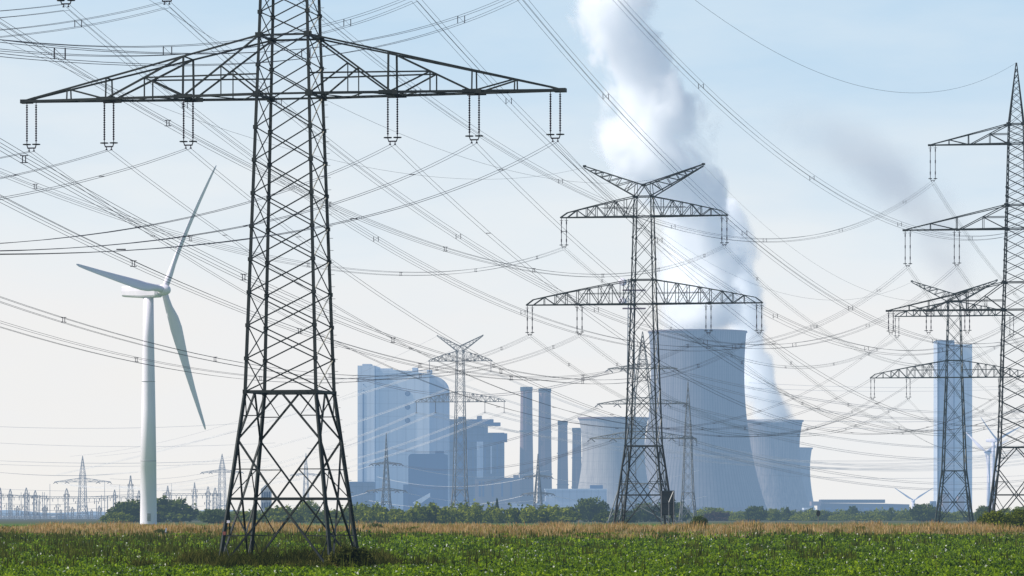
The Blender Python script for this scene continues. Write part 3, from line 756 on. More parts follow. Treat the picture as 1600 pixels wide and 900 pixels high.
for sd_ in (-1, 1):
    cable('faint earth wire left from the %s horn of the slim pylon' % SIDE[sd_], pS.att[('e', sd_)], P(129 + 20 * sd_, 713, 2490), 10, 1, r=.045, m='wire_mid')
# background lines
def far(label, q0, q1, sag, n=2, r=.05, m='wire_mid', h=.8): cable(label, P(*q0), P(*q1), sag, n, h, r, m=m, spacers=0, seg=40)
ka = pK.att
for i, (k, tgt, w) in enumerate([((2, -1, 0), (560, 590, 1500), 'off left below the sky'), ((1, -1, 0), (610, 700, 2300), 'left towards the boiler house'), ((0, -1, 0), (640, 757, 2300), 'left past the chimneys'),
                                ((0, -1, 1), (600, 720, 2300), 'left past the slim pylon')]):
    cable('dull cable from the grey strain pylon %s' % w, ka[k], P(*tgt), 7, 4, .6, .04, m='wire', spacers=0)
for i, (k, tgt, w) in enumerate([((2, 1, 0), (1640, 640, 1900), 'top right arm towards the right edge'), ((1, 1, 0), (1650, 690, 1900), 'middle right arm towards the right edge'), ((0, 1, 0), (1660, 742, 1900), 'low right arm towards the right edge'),
                                ((0, 1, 1), (1650, 750, 1900), 'inner low right arm towards the right edge'), ((1, 1, 1), (1650, 700, 1900), 'inner middle right arm towards the right edge'), ((2, 1, 1), (1650, 628, 1900), 'inner top right arm towards the right edge')]):
    cable('dull cable from the grey strain pylon\'s %s' % w, ka[k], P(*tgt), 6 + i, 4, .6, .035, m='wire_mid', spacers=0)
for p_, nm in ((p603, 'small boiler house pylon'), (p840, 'small chimney pylon')):
    for (k, dx, y, w) in (((1, 1, 0), 230, 735, 'upper right arm'), ((0, 1, 0), 240, 775, 'lower right arm'), ((1, -1, 0), -230, 745, 'upper left arm'), ((0, -1, 0), -240, 782, 'lower left arm')):
        a = p_.att[k]; x0 = 800 + F * a.x / a.y
        cable('pale slack cable from the %s\'s %s' % (nm, w), a, P(x0 + dx, y, 2300 + (150 if dx > 0 else 60)), 5, 2, .7, .06, m='wire_sunlit', spacers=0)
for i, (y0, y1, x0, x1, w) in enumerate(((718, 716, -40, 420, 'level with the far pylon tips'), (724, 720, -40, 420, 'just under the far pylon tips'), (690, 692, -40, 430, 'crossing the turbine tower highest of the faint ones'), (665, 660, -40, 400, 'rising behind the lower blade'),
                                   (762, 760, -40, 400, 'just above the substation gantries'), (598, 600, 1170, 1660, 'above the second cooling tower'), (606, 604, 1170, 1660, 'just above the second cooling tower'), (655, 650, 1190, 1660, 'over the rim of the second cooling tower'), (662, 668, 1190, 1660, 'along the rim of the second cooling tower'),
                                   (742, 740, 1190, 1660, 'low over the long dark hall'), (700, 690, 480, 560, 'short stretch left of the boiler house'))):
    far('very faint level cable %s' % w, (x0, y0, 2900 + 20 * i), (x1, y1, 2950 + 20 * i), 3, 2, .07)

# ------------------------------------------------------------------ wind turbines
def blade_mesh(L, chord, m, pitch=.5):
    secs = [(0, .5, 1.0), (.04, .52, 1.0), (.10, .62, .8), (.18, .88, .42), (.26, 1.0, .28), (.36, .90, .22), (.52, .68, .19), (.7, .50, .16), (.88, .34, .14), (.97, .24, .13), (1.0, .10, .12)]
    V_, F_ = [], []; n = 14
    for u, c, th in secs:
        cc = chord * c; tw = pitch * (1 - u) ** 1.6 + .22
        for i in range(n):
            a = 2 * math.pi * i / n; x = math.cos(a) * cc / 2; y = math.sin(a) * cc / 2 * th
            x -= (0 if u < .06 else cc * .18 * min(1, (u - .06) * 8))
            V_.append((x * math.cos(tw) - y * math.sin(tw), x * math.sin(tw) + y * math.cos(tw) - .055 * L * u * u, u * L))
    for j in range(len(secs) - 1):
        for i in range(n): F_.append((j*n+i, j*n+(i+1) % n, (j+1)*n+(i+1) % n, (j+1)*n+i))
    F_.append(tuple(range(n))[::-1]); F_.append(tuple((len(secs)-1)*n+i for i in range(n)))
    b = MB(); b.v = [Vector(v) for v in V_]; b.f = F_; return b.mesh('blade', m, True)
def turbine(x, Y, hub_y, azn, phis, L, chord, rb, rt, label, m='white', zb=1.7, over=5.0):
    zh = pz(hub_y, Y); root = empty('wind_turbine', (pxx(x, Y), Y, zb), 0, label, 'wind turbine')
    H = zh - zb
    b = MB(); b.lathe([(rb, -.5), (rb * .985, .2), (rb * .8 + rt * .2, H * .25), (rb * .8 + rt * .2 + .015, H * .2502), (rb * .55 + rt * .45, H * .5), (rt * 1.1, H * .8), (rt, H - 1.6)], n=40)
    b.build('tower', M[m], root, True)
    for fz in (.27, .61):
        sm_ = MB(); r0_ = rb * (1 - fz) + rt * fz; sm_.lathe([(r0_ * .97, H * fz), (r0_ * 1.0 + .10, H * fz + .02), (r0_ * 1.0 + .10, H * fz + .14), (r0_ * .97, H * fz + .16)], n=40, caps=False); sm_.build('flange_ring', M['galv'], root)
    d = MB(); d.box((.3, -rb - .005, 1.9 + .0), (.9, .12, 2.0)); d.build('door', M['galv'], root)
    n_ = Vector((math.cos(azn), math.sin(azn), 0)); ang = math.atan2(n_.y, n_.x)
    k = over / 5.0
    nb = MB()
    for (x0, hw, zl, zh_) in ((-7.9 * k, 1.2 * k, -.9 * k, 1.2 * k), (-7.6 * k, 1.6 * k, -1.2 * k, 1.35 * k), (-1 * k, 1.7 * k, -1.65 * k, 1.65 * k), (3.2 * k, 1.6 * k, -1.55 * k, 1.5 * k), (3.9 * k, 1.25 * k, -1.2 * k, 1.2 * k)):
        for i in range(16):
            a = 2 * math.pi * i / 16; c_, s_ = math.cos(a), math.sin(a)
            sq = lambda v: math.copysign(abs(v) ** .45, v)
            nb.v.append(Vector((x0, hw * sq(c_), (zl + zh_) / 2 + (zh_ - zl) / 2 * sq(s_))))
    for j in range(4):
        for i in range(16): nb.f.append((j*16+i, j*16+(i+1) % 16, (j+1)*16+(i+1) % 16, (j+1)*16+i))
    nb.f.append(tuple(range(16))[::-1]); nb.f.append(tuple(64+i for i in range(16)))
    no = nb.build('nacelle', M[m], root, False, (0, 0, H - .15 * k)); no.rotation_euler = (0, 0, ang); no.scale = (1, 1.05, 1.12)
    ms = MB(); ms.bar((-5.5 * k, .5, 1.5 * k), (-5.5 * k, .5, 2.7 * k), .07); ms.bar((-5.9 * k, .5, 2.2 * k), (-5.0 * k, .5, 2.2 * k), .06); ms.build('wind_vane', M['galv'], no)
    hb = MB(); hb.lathe([(1.35 * k, 0), (1.5 * k, .5 * k), (1.45 * k, 1.6 * k), (1.0 * k, 2.6 * k), (.45 * k, 3.0 * k), (.05, 3.1 * k)], n=20)
    ho = hb.build('hub', M[m], root, True, (n_.x * 3.95 * k, n_.y * 3.95 * k, H)); ho.rotation_euler = (0, math.pi / 2, ang) if False else (0, 0, 0)
    ho.matrix_local = Matrix.Translation((n_.x * 3.95 * k, n_.y * 3.95 * k, H)) @ Vector((n_.x, n_.y, 0)).to_track_quat('Z', 'Y').to_matrix().to_4x4()
    bm_ = blade_mesh(L, chord, M[m])
    # in-plane horizontal axis pointing to screen right
    u = Vector((-n_.y, n_.x, 0)); 
    if u.x < 0: u = -u
    for ph in phis:
        a = math.radians(ph); dr = u * math.cos(a) + Vector((0, 0, math.sin(a)))
        tn = n_.cross(dr)                              # chord direction, in rotor plane
        R_ = Matrix((tn, -n_, dr)).transposed()
        if R_.determinant() < 0: R_ = Matrix((-tn, -n_, dr)).transposed()
        bo = link(bpy.data.objects.new('blade', bm_), root)
        bo.matrix_local = Matrix.Translation(Vector((n_.x * 5.1 * k, n_.y * 5.1 * k, H)) + dr * (1.0 * k)) @ R_.to_4x4()
    return root
turbine(232, 1100, 454, math.atan2(-.545, .84), (59.5, 173, -67.5), 38.0, 3.3, 2.22, 1.32, 'large white wind turbine at left with one blade pointing left', zb=1.4)
turbine(1552, 4000, 688, math.atan2(-.7, .7), (142, 22, -98), 34, 3.4, 2.1, 1.5, 'hazy distant wind turbine, the taller of the pair beside the right edge pylon', zb=1.6)
turbine(1544.6, 4300, 706, math.atan2(-.7, -.7), (140, 20, -80), 32, 3.2, 2.1, 1.5, 'hazy distant wind turbine, the lower left of the pair beside the right edge pylon', zb=1.6)
turbine(1427, 5200, 782, math.atan2(-1, .05), (147, 33, -90), 28, 2.6, 2.4, 1.8, 'tiny distant turbine with V-shaped blades over the long dark hall', zb=-30)

# ------------------------------------------------------------------ power station
D0 = 4600.0
def conc(name, col, col2, ribs=0, rib_amt=.5, stretch=(1, 1, .06), sc_=.05, grid=None):
    m, t, g_ = newmat(name)
    b = nn(t, 'ShaderNodeBsdfPrincipled'); b.inputs['Roughness'].default_value = .85; b.inputs['Specular IOR Level'].default_value = .15
    c = nn(t, 'ShaderNodeTexCoord'); mp = nn(t, 'ShaderNodeMapping'); mp.inputs['Scale'].default_value = stretch
    t.links.new(c.outputs['Object'], mp.inputs[0])
    n = nn(t, 'ShaderNodeTexNoise'); n.inputs['Scale'].default_value = sc_ * 4; n.inputs['Detail'].default_value = 8; n.inputs['Roughness'].default_value = .7
    t.links.new(mp.outputs[0], n.inputs['Vector'])
    r = nn(t, 'ShaderNodeMapRange'); r.inputs[1].default_value = .34; r.inputs[2].default_value = .66; t.links.new(n.outputs[0], r.inputs[0])
    x = nn(t, 'ShaderNodeMix', data_type='RGBA'); x.inputs[6].default_value = (*col, 1); x.inputs[7].default_value = (*col2, 1)
    t.links.new(r.outputs[0], x.inputs[0]); last = x.outputs[2]
    if ribs:
        s = nn(t, 'ShaderNodeSeparateXYZ'); t.links.new(c.outputs['Object'], s.inputs[0])
        at = nn(t, 'ShaderNodeMath', operation='ARCTAN2'); t.links.new(s.outputs[1], at.inputs[0]); t.links.new(s.outputs[0], at.inputs[1])
        ml = nn(t, 'ShaderNodeMath', operation='MULTIPLY'); ml.inputs[1].default_value = ribs; t.links.new(at.outputs[0], ml.inputs[0])
        si = nn(t, 'ShaderNodeMath', operation='SINE'); t.links.new(ml.outputs[0], si.inputs[0])
        mr_ = nn(t, 'ShaderNodeMapRange'); mr_.inputs[1].default_value = .55; mr_.inputs[2].default_value = .95; mr_.inputs[3].default_value = 1.0; mr_.inputs[4].default_value = 1 - rib_amt
        t.links.new(si.outputs[0], mr_.inputs[0])
        vm = nn(t, 'ShaderNodeVectorMath', operation='SCALE'); t.links.new(last, vm.inputs[0]); t.links.new(mr_.outputs[0], vm.inputs['Scale']); last = vm.outputs[0]
    if grid:
        s2 = nn(t, 'ShaderNodeSeparateXYZ'); t.links.new(c.outputs['Object'], s2.inputs[0])
        for ax, (step, wd, amt) in zip((0, 2), grid):
            if not step: continue
            fr = nn(t, 'ShaderNodeMath', operation='PINGPONG'); fr.inputs[1].default_value = step / 2; t.links.new(s2.outputs[ax], fr.inputs[0])
            lt = nn(t, 'ShaderNodeMapRange'); lt.inputs[1].default_value = wd * .5; lt.inputs[2].default_value = wd; lt.inputs[3].default_value = 1 - amt; lt.inputs[4].default_value = 1; t.links.new(fr.outputs[0], lt.inputs[0])
            vm = nn(t, 'ShaderNodeVectorMath', operation='SCALE'); t.links.new(last, vm.inputs[0]); t.links.new(lt.outputs[0], vm.inputs['Scale']); last = vm.outputs[0]
    t.links.new(last, b.inputs['Base Color']); t.links.new(b.outputs[0], g_.inputs[0]); return m
M['ct_big'] = conc('cooling_concrete_dark', (.30, .27, .26), (.19, .175, .18), 110, .5, (1, 1, .04), .06, ((0, 0, 0), (9, .5, .12)))
M['ct'] = conc('cooling_concrete_pale', (.50, .46, .41), (.34, .31, .29), 90, .2, (1, 1, .03), .08, ((0, 0, 0), (8, .5, .10)))
M['ct2'] = conc('cooling_concrete_streaked', (.44, .37, .33), (.17, .155, .16), 90, .25, (1, 1, .03), .12, ((0, 0, 0), (8, .5, .10)))
M['chim'] = conc('chimney_concrete', (.30, .19, .17), (.18, .13, .13), 0, 0, (1, 1, .05), .1, ((0, 0, 0), (10, .6, .2)))
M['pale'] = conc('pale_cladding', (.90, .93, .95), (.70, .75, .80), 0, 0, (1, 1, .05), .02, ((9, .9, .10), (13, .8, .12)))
M['pale2'] = conc('pale_cladding_shade', (.66, .70, .76), (.52, .58, .68), 0, 0, (1, 1, .05), .02, ((7, .8, .12), (13, .8, .14)))  # shaded copy of the pale cladding, shade put into the colour
M['blue'] = conc('blue_cladding', (.05, .12, .26), (.04, .10, .22), 0)
M['bluegrey'] = conc('blue_grey_cladding', (.16, .20, .27), (.08, .11, .17), 0, 0, (1, 1, 1), .03, ((6, .8, .25), (8, .8, .3)))
M['pink'] = conc('brick_hall', (.36, .27, .25), (.28, .22, .22), 0)
M['glassd'] = mat('dark_glazing', (.06, .10, .18), .3)
M['hall'] = conc('dark_hall_cladding', (.07, .07, .09), (.05, .05, .07), 0, 0, (1, 1, 1), .03, ((12, .8, .2), (0, 0, 0)))
M['roofw'] = mat('white_roofing', (.75, .74, .72), .6)

def cooling(name, cx, Y, top_y, rtop, prof, m, label, T=D0):
    """prof: list of (row y, half width px)"""
    s = Y / F
    root = empty(name, (pxx(cx, Y), Y, 1.8), 0, label, 'cooling tower', 'concrete cooling towers')
    pr = [(hw * s, pz(y, Y) - 1.8) for y, hw in prof]; pr.sort(key=lambda q: q[1])
    # smooth interpolation
    zs = np.linspace(pr[0][1], pr[-1][1], 36)
    co = np.polyfit([q[1] for q in pr], [q[0] for q in pr], 3 if len(pr) > 3 else 2)
    rs = np.polyval(co, zs)
    outer = [(r_, z_) for r_, z_ in zip(rs, zs)]; inner = [(r_ - 1.0, z_) for r_, z_ in zip(rs[::-1], zs[::-1])]
    b = MB(); b.lathe(outer + inner + [outer[0]], n=128, caps=False); b.build('shell', m, root, True)
    rm = MB(); R = rs[-1]; zt_ = zs[-1]
    rm.lathe([(R + .05, zt_ - 1.6), (R + .9, zt_ - 1.5), (R + .9, zt_ + .4), (R - 1.1, zt_ + .4), (R - 1.1, zt_ - 1.5), (R + .05, zt_ - 1.6)], n=128, caps=False); rm.build('rim', M['chim'], root)
    lg = MB(); R0 = rs[0]; z0 = zs[0]
    for i in range(40):
        a = 2 * math.pi * i / 40
        for sg in (-1, 1):
            a2 = a + sg * math.pi / 40
            lg.bar((math.cos(a) * (R0 + 1), math.sin(a) * (R0 + 1), -.5), (math.cos(a2) * R0, math.sin(a2) * R0, z0 + .3), 1.0)
    lg.build('support_columns', m, root)
    bs = MB(); bs.lathe([(R0 + 3, -2), (R0 + 3, 2), (R0 - 3, 2), (R0 - 6, z0 + 1), (R0 - 8, z0 + 1), (R0 - 8, -2)], n=64, caps=False); bs.build('gap_screen', M['chim'], root)  # ring added to darken the bright gap under the shell
    return root, R
big, Rb = cooling('cooling_tower', 1090, D0, 518, 76, [(518, 76), (560, 74), (600, 73.5), (640, 74.5), (690, 82), (750, 95), (793, 107)], M['ct_big'], 'largest cooling tower, dark and ribbed, steam rising from its rim')
cooling('cooling_tower', 958.5, D0 - 300, 653, 54, [(653, 54.5), (672, 51), (697, 48.5), (730, 50.5), (765, 56), (793, 63)], M['ct'], 'pale squat cooling tower with sunlit left side beside the chimneys')
c2, Rc = cooling('cooling_tower', 1200, D0 + 350, 657, 54, [(657, 54.5), (675, 51), (698, 49), (743, 53), (781, 61), (795, 66)], M['ct2'], 'streaked grey cooling tower just right of the largest one')
cooling('cooling_tower', 1219, D0 + 800, 700, 50, [(700, 50), (722, 46.5), (745, 47.5), (781, 51), (795, 54)], M['ct2'], 'farthest right cooling tower, mostly hidden behind the streaked one')

def chimney(x0, x1, xb0, xb1, ty, label, Y=4500):
    s = Y / F; root = empty('chimney', (pxx((x0 + x1) / 2, Y), Y, 1.8), 0, label, 'chimney', 'power station chimneys')
    H = pz(ty, Y) - 1.8; rt, rb = (x1 - x0) / 2 * s, (xb1 - xb0) / 2 * s
    b = MB(); b.lathe([(rb + (rt - rb) * (i / 12) ** .8, H * i / 12) for i in range(13)], n=32); b.build('shaft', M['chim'], root, True)
    c = MB(); c.lathe([(rt + .1, H - 4), (rt + .5, H - 3.8), (rt + .5, H + .3), (rt - .8, H + .3), (rt - .8, H - 2)], n=32, caps=False); c.build('rim', M['dark'], root)
    for z in (H * .33, H * .66):
        l = MB(); r_ = rb + (rt - rb) * (z / H); l.lathe([(r_ + .1, z), (r_ + .9, z + .1), (r_ + .9, z + .7), (r_ + .1, z + .8)], n=32, caps=False); l.build('platform', M['dark'], root)
    l = MB(); l.bar((-rb * .5, -rb * .95, 0), (-rt * .5, -rt * .95, H), .5); l.build('ladder', M['dark'], root)
chimney(813.5, 831.5, 810, 834, 605, 'tallest chimney, leftmost of the four')
chimney(842, 860.5, 841, 865, 607.5, 'second tall chimney from the left')
chimney(872, 886.5, 871, 890, 658, 'shorter chimney, third from the left')
chimney(894.5, 908, 893, 910, 669, 'shortest chimney, tight against the pale squat cooling tower')

def block(parent, name, x0, x1, y0, y1, Y, dep, m, label=None):
    zt_, zb_ = pz(y0, Y), pz(y1, Y)
    b = MB(); b.box(((pxx(x0, Y) + pxx(x1, Y)) / 2, Y + dep / 2, (zt_ + zb_) / 2), (pxx(x1, Y) - pxx(x0, Y), dep, zt_ - zb_))
    o = b.build(name, M[m]); 
    if parent:
        o.parent = parent; o.location = -Vector(parent.location)
    return o
YB = 4300.0
bh = empty('boiler_house', (pxx(630, YB), YB, 1.8), 0, 'huge pale blue boiler house with three round windows', 'power station building'); bh.rotation_euler = (0, 0, math.radians(-4))
def poly_part(parent, name, pts, Y, dep, m):
    b = MB(); b.prism([(pxx(x, Y), pz(y, Y)) for x, y in pts], Y, Y + dep); o = b.build(name, M[m], parent); o.location = -Vector(parent.location); return o
arc = [(671 + 29 * math.sin(a), 612 - 26 * math.cos(a)) for a in [i * math.pi / 2 / 8 for i in range(9)]]
poly_part(bh, 'main_hall', [(586, 804), (671, 804), (671, 584), (640, 580), (610, 577), (586, 578)], YB, 70, 'pale')
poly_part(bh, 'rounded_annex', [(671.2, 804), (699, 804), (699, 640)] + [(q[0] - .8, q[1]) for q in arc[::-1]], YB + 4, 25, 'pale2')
block(bh, 'stair_tower', 559, 585.6, 571, 804, YB - 6, 60, 'pale')
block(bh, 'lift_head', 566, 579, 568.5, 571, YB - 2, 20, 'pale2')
block(bh, 'window', 566.8, 569, 614, 770, YB - 6.4, .35, 'blue')
block(bh, 'corner_shade_strip', 585.0, 586.6, 572, 804, YB - .5, .45, 'blue')  # dark strip painted for the shade step beside the stair tower
for y in (600, 609): 
    o = block(bh, 'window', 567.5, 569, y, y + 1.6, YB - 6.4, .35, 'blue')
for i, y in enumerate((615, 636, 657)):
    w = MB(); s = YB / F
    for j in range(24):
        a = 2 * math.pi * j / 24; w.v.append(Vector((pxx(637, YB) + 4.2 * s * math.cos(a), YB - .35, pz(y, YB) + 4.2 * s * math.sin(a))))
    w.f.append(tuple(range(24))); k = len(w.v)
    w.v += [v + Vector((0, .33, 0)) for v in w.v]; w.f += [(j, j + 24, (j + 1) % 24 + 24, (j + 1) % 24) for j in range(24)]
    o = w.build('round_window', M['blue'], bh); o.location = -Vector(bh.location)
    r_ = MB()
    for dx in (-2, 0, 2): r_.bar((pxx(637 + dx, YB), YB - .5, pz(y + 3.3, YB)), (pxx(637 + dx, YB), YB - .5, pz(y - 3.3, YB)), .25)
    rr_ = r_.build('mullion', M['pale2'], o)
for x0, x1, yt in ((642, 650, 574.5), (665, 672, 578), (589, 610, 575.5)):
    block(bh, 'roof_vent', x0, x1, yt, 584, YB + 20, 12, 'pale2')
block(bh, 'rail', 586.8, 671, 579.2, 580.2, YB - .9, .5, 'pale2')
b2 = empty('bunker_building', (pxx(668, YB), 4200, 1.8), 0, 'dark blue block standing against the foot of the boiler house', 'power station building')
ar2 = [(644 - 6 * math.cos(a), 715 - 6 * math.sin(a)) for a in [i * math.pi / 2 / 5 for i in range(6)]]
poly_part(b2, 'wall', [(638, 804), (699, 804), (699, 711), (693, 709)] + ar2[::-1], 4200, 40, 'blue')
block(b2, 'upper_block', 680, 693, 704.5, 709.1, 4205, 30, 'blue')
block(b2, 'low_wing', 630, 637.8, 757, 804, 4195, 30, 'blue')
poly_part(b2, 'conveyor_gallery', [(645, 785), (672, 770), (672, 776), (650, 792)], 4190, 6, 'pale')
b3 = empty('turbine_hall', (pxx(562, 4250), 4250, 1.8), 0, 'low blue hall left of the boiler house foot', 'power station building')
block(b3, 'wall', 546, 583, 754, 804, 4230, 60, 'bluegrey'); block(b3, 'roof_edge', 545.5, 583.5, 752.6, 754, 4229, 61, 'blue')
b4 = empty('old_power_block', (pxx(745, 4450), 4450, 1.8), 0, 'stepped grey-blue plant block between the boiler house and the chimneys', 'power station building')
for nm, x0, x1, y0, y1, Y, dp, mt in (('wall', 697, 788, 676, 804, 4450, 60, 'bluegrey'), ('upper_block', 700, 762, 655, 676, 4455, 50, 'bluegrey'), ('upper_block', 735, 771, 655, 662, 4440, 40, 'blue'),
                                  ('overhang', 770, 792.5, 677, 690, 4440, 40, 'blue'), ('overhang', 752, 782, 660, 665, 4435, 30, 'blue'), ('roof_vent', 745, 753, 649.5, 655, 4460, 10, 'pink'), ('roof_vent', 716, 728, 651, 655, 4460, 10, 'bluegrey'),
                                  ('pilaster', 716, 724, 680, 804, 4447, 2.5, 'blue'), ('pilaster', 745, 755, 690, 804, 4447, 2.5, 'pale2'), ('pilaster', 730, 733, 690, 804, 4447, 2.5, 'blue'), ('floor_band', 697, 788, 688, 690, 4448, 1.5, 'blue'), ('floor_band', 700, 762, 664, 665.5, 4453, 1.5, 'blue')):
    block(b4, nm, x0, x1, y0, y1, Y, dp, mt)
for i in range(9): block(b4, 'duct', 700 + i * 9.5, 702 + i * 9.5, 692 + (i * 7) % 11, 740, 4446, 1.5, ('blue', 'pale2')[i % 2])
b5 = empty('workshop_hall', (pxx(780, 4400), 4400, 1.8), 0, 'long pinkish hall with narrow tall windows at the foot of the chimneys', 'power station building')
block(b5, 'wall', 742, 812, 748, 804, 4400, 30, 'pink'); block(b5, 'roof_edge', 741.5, 812.5, 746.4, 748, 4399, 32, 'bluegrey')
for x in (748, 753.5, 768, 783, 797): block(b5, 'window', x, x + 3.2, 752, 776, 4399.2, .7, 'blue')
block(b5, 'stair_block', 802, 811, 742, 746.3, 4402, 20, 'pink')
b6 = empty('storage_shed', (pxx(900, 4100), 4100, 1.8), 0, 'wide low pale shed below the pale squat cooling tower', 'shed')
block(b6, 'wall', 852, 948, 765, 812, 4100, 50, 'pale2'); block(b6, 'roof_edge', 851, 949, 763.6, 765, 4099, 52, 'pale'); block(b6, 'roof_vent', 922, 942, 758, 763.5, 4110, 14, 'blue')
poly_part(b6, 'side_hall', [(800, 812), (851.5, 812), (851.5, 783), (826, 789), (800, 786)], 4095, 40, 'pale2')
b7 = empty('coal_bunker_hall', (pxx(1350, 4700), 4700, 1.8), 0, 'long low dark blue hall stretching right from the cooling towers', 'power station building')
poly_part(b7, 'wall', [(1283, 806), (1421, 806), (1421, 788), (1383, 787), (1283, 786)], 4700, 60, 'hall')
block(b7, 'upper_block', 1283.5, 1383, 780.5, 785.8, 4705, 40, 'hall'); block(b7, 'end_block', 1268, 1283, 783.5, 790, 4690, 30, 'pink')
for i in range(8): block(b7, 'window', 1290 + i * 15, 1298 + i * 15, 793, 796, 4699.4, .5, 'blue')
b8 = empty('brick_hall', (pxx(1240, 4300), 4300, 1.8), 0, 'pinkish brick hall in front of the streaked cooling tower', 'power station building')
poly_part(b8, 'wall', [(1205, 808), (1275, 808), (1275, 797), (1258, 797), (1250, 796), (1205, 797)], 4300, 40, 'pink'); block(b8, 'upper_block', 1256, 1274, 793.5, 796.9, 4305, 25, 'pale')
b9 = empty('tower_block', (pxx(1491, 4500), 4500, 1.8), 0, 'tall pale blue tower block behind the right horned pylon', 'power station building')
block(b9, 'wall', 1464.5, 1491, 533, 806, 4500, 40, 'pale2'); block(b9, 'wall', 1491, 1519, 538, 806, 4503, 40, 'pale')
block(b9, 'corner_strip', 1464.6, 1467.5, 534, 806, 4499.3, .6, 'bluegrey'); block(b9, 'corner_strip', 1489.6, 1491.6, 534, 806, 4499.3, .6, 'bluegrey'); block(b9, 'roof_edge', 1464, 1491.4, 531.5, 533, 4499.4, 42, 'bluegrey')
block(b9, 'base_hall', 1473, 1483, 772, 806, 4480, 15, 'pink'); block(b9, 'base_hall', 1497, 1507, 775, 806, 4480, 15, 'pink'); block(b9, 'base_hall', 1455, 1463, 783, 806, 4480, 15, 'bluegrey')

# small white building with slots under the near pylon
YW = 1900.0
wb = empty('transformer_house', (pxx(415.5, YW), YW, 1.7), 0, 'small white tower house with dark slots seen between the nearest pylon legs', 'building')
poly_part(wb, 'wall', [(407.5, 815), (423.5, 815), (423.5, 764), (415.5, 757), (407.5, 764)], YW, 5, 'roofw')
for x in (409.4, 413, 416.6, 420.2): block(wb, 'window', x, x + 1.6, 768, 781, YW - .25, .23, 'glassd'); block(wb, 'window', x, x + 1.6, 785, 794, YW - .25, .23, 'glassd')

# telecom mast with dishes behind the centre pylon
YT = 2100.0
tm = empty('radio_mast', (pxx(986, YT), YT, 1.8), 0, 'radio mast with drum dishes and platforms just left behind the central pylon', 'mast')
b = MB(); Ht = pz(436, YT) - 1.8
for i in range(26):
    z0, z1 = Ht * i / 26, Ht * (i + 1) / 26; a0, a1 = 5.2 - 2.6 * i / 26, 5.2 - 2.6 * (i + 1) / 26
    for (c0, c1) in [(CORN[j], CORN[(j + 1) % 4]) for j in range(4)]:
        b.bar(corner(a0, *c0, z0), corner(a1, *c0, z1), .35); b.bar(corner(a0, *c0, z0), corner(a1, *c1, z1), .22); b.bar(corner(a0, *c1, z0), corner(a1, *c0, z1), .22)
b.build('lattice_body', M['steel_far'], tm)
M['redw'] = mat('red_steel', (.35, .12, .10), .6)
for y in (453.5, 482): 
    q = MB(); z = pz(y, YT) - 1.8; q.box((1.5, 0, z), (11.5, 6, .5)); q.build('mast_platform', M['redw'], tm)
for y in (441, 471):
    q = MB(); z = pz(y, YT) - 1.8
    q.lathe([(.2, -1.2), (1.4, -.9), (1.5, 1.0), (1.3, 1.1), (.1, 1.1)], n=18); o = q.build('dish', M['white'], tm, True, (-4.2, -1.5, z)); o.rotation_euler = (math.radians(82), 0, math.radians(-25)); o.scale = (1.25, 1.25, 1.25)
    q = MB(); q.bar((-4.0, -1.0, z), (-1.2, -.5, z), .25); q.build('dish_arm', M['galv'], tm)

# ------------------------------------------------------------------ substation, left
for i, (x, yt, yb, w, lab) in enumerate(((0.5, 762, 822, 1.2, 'gantry mast cut by the left frame edge'), (16, 764, 822, 1.8, 'second gantry mast from the left frame edge'), (41, 762, 822, 1.8, 'tall gantry mast left of the wide-armed pylon'), (55, 766, 822, 1.8, 'gantry mast close left of the wide-armed pylon'),
        (27, 790, 822, 1.3, 'short post between the two leftmost gantry masts'), (70, 790, 822, 1.3, 'short post near the centre of the substation'), (104, 763, 822, 2.0, 'gantry mast just left of the wide-armed pylon body'), (95, 796, 822, 1.1, 'smallest post left of the wide-armed pylon'), (113, 792, 822, 1.3, 'short post at the wide-armed pylon foot'),
        (143, 796, 822, 1.1, 'short post right of the wide-armed pylon foot'), (155, 790, 822, 1.3, 'post in front of the dark tree, left side'), (179, 765, 822, 1.4, 'thin mast above the dark tree tops'), (204, 743, 822, 3.0, 'pointed lattice mast left of the turbine tower'), (217, 766, 822, 1.4, 'mast hugging the turbine tower left edge'),
        (262, 759, 822, 2.4, 'pointed mast right of the turbine tower'), (268, 755, 822, 1.0, 'thin rod mast right of the turbine tower'), (304, 754, 822, 2.2, 'lattice mast half way between turbine and nearest pylon'), (325, 760, 822, 1.8, 'first of two masts left of the faint pylon'), (336, 762, 822, 1.8, 'second of two masts left of the faint pylon'),
        (78, 756, 822, .8, 'lightning rod at the substation middle'), (163.5, 752, 822, .8, 'lightning rod before the dark tree'), (187, 757, 822, .7, 'lightning rod above the dark tree'))):
    Y = 2250 + (i * 37) % 160; H = pz(yt, Y) - 1.8; a = w * .9
    r = empty('substation_mast', (pxx(x, Y), Y, 1.8), RZ, lab, 'mast', 'substation masts')
    b = MB()
    if w < 1.05: b.bar((0, 0, 0), (0, 0, H), .35, .15)
    else:
        n_ = max(4, int(H / 2.2)); tp_ = .62 if w > 2 else .82
        for k in range(n_):
            f0, f1 = k / n_, (k + 1) / n_; sc_ = lambda f: a * (1 if f < tp_ else max(.12, 1 - (f - tp_) / (1 - tp_)))
            for j in range(4):
                c0, c1 = CORN[j], CORN[(j + 1) % 4]
                b.bar(corner(sc_(f0), *c0, H * f0), corner(sc_(f1), *c0, H * f1), .22); b.bar(corner(sc_(f0), *c0, H * f0), corner(sc_(f1), *c1, H * f1), .14)
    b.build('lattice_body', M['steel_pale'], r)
    if w > 1.15:
        q = MB(); zz = H * .8
        for s in (-1, 1): q.bar((0, 0, zz), (s * 1.6, 0, zz), .16); q.bar((s * 1.5, 0, zz), (s * 1.5, 0, zz - 1.4), .3)
        q.build('insulator', M['glass_ins'], r)
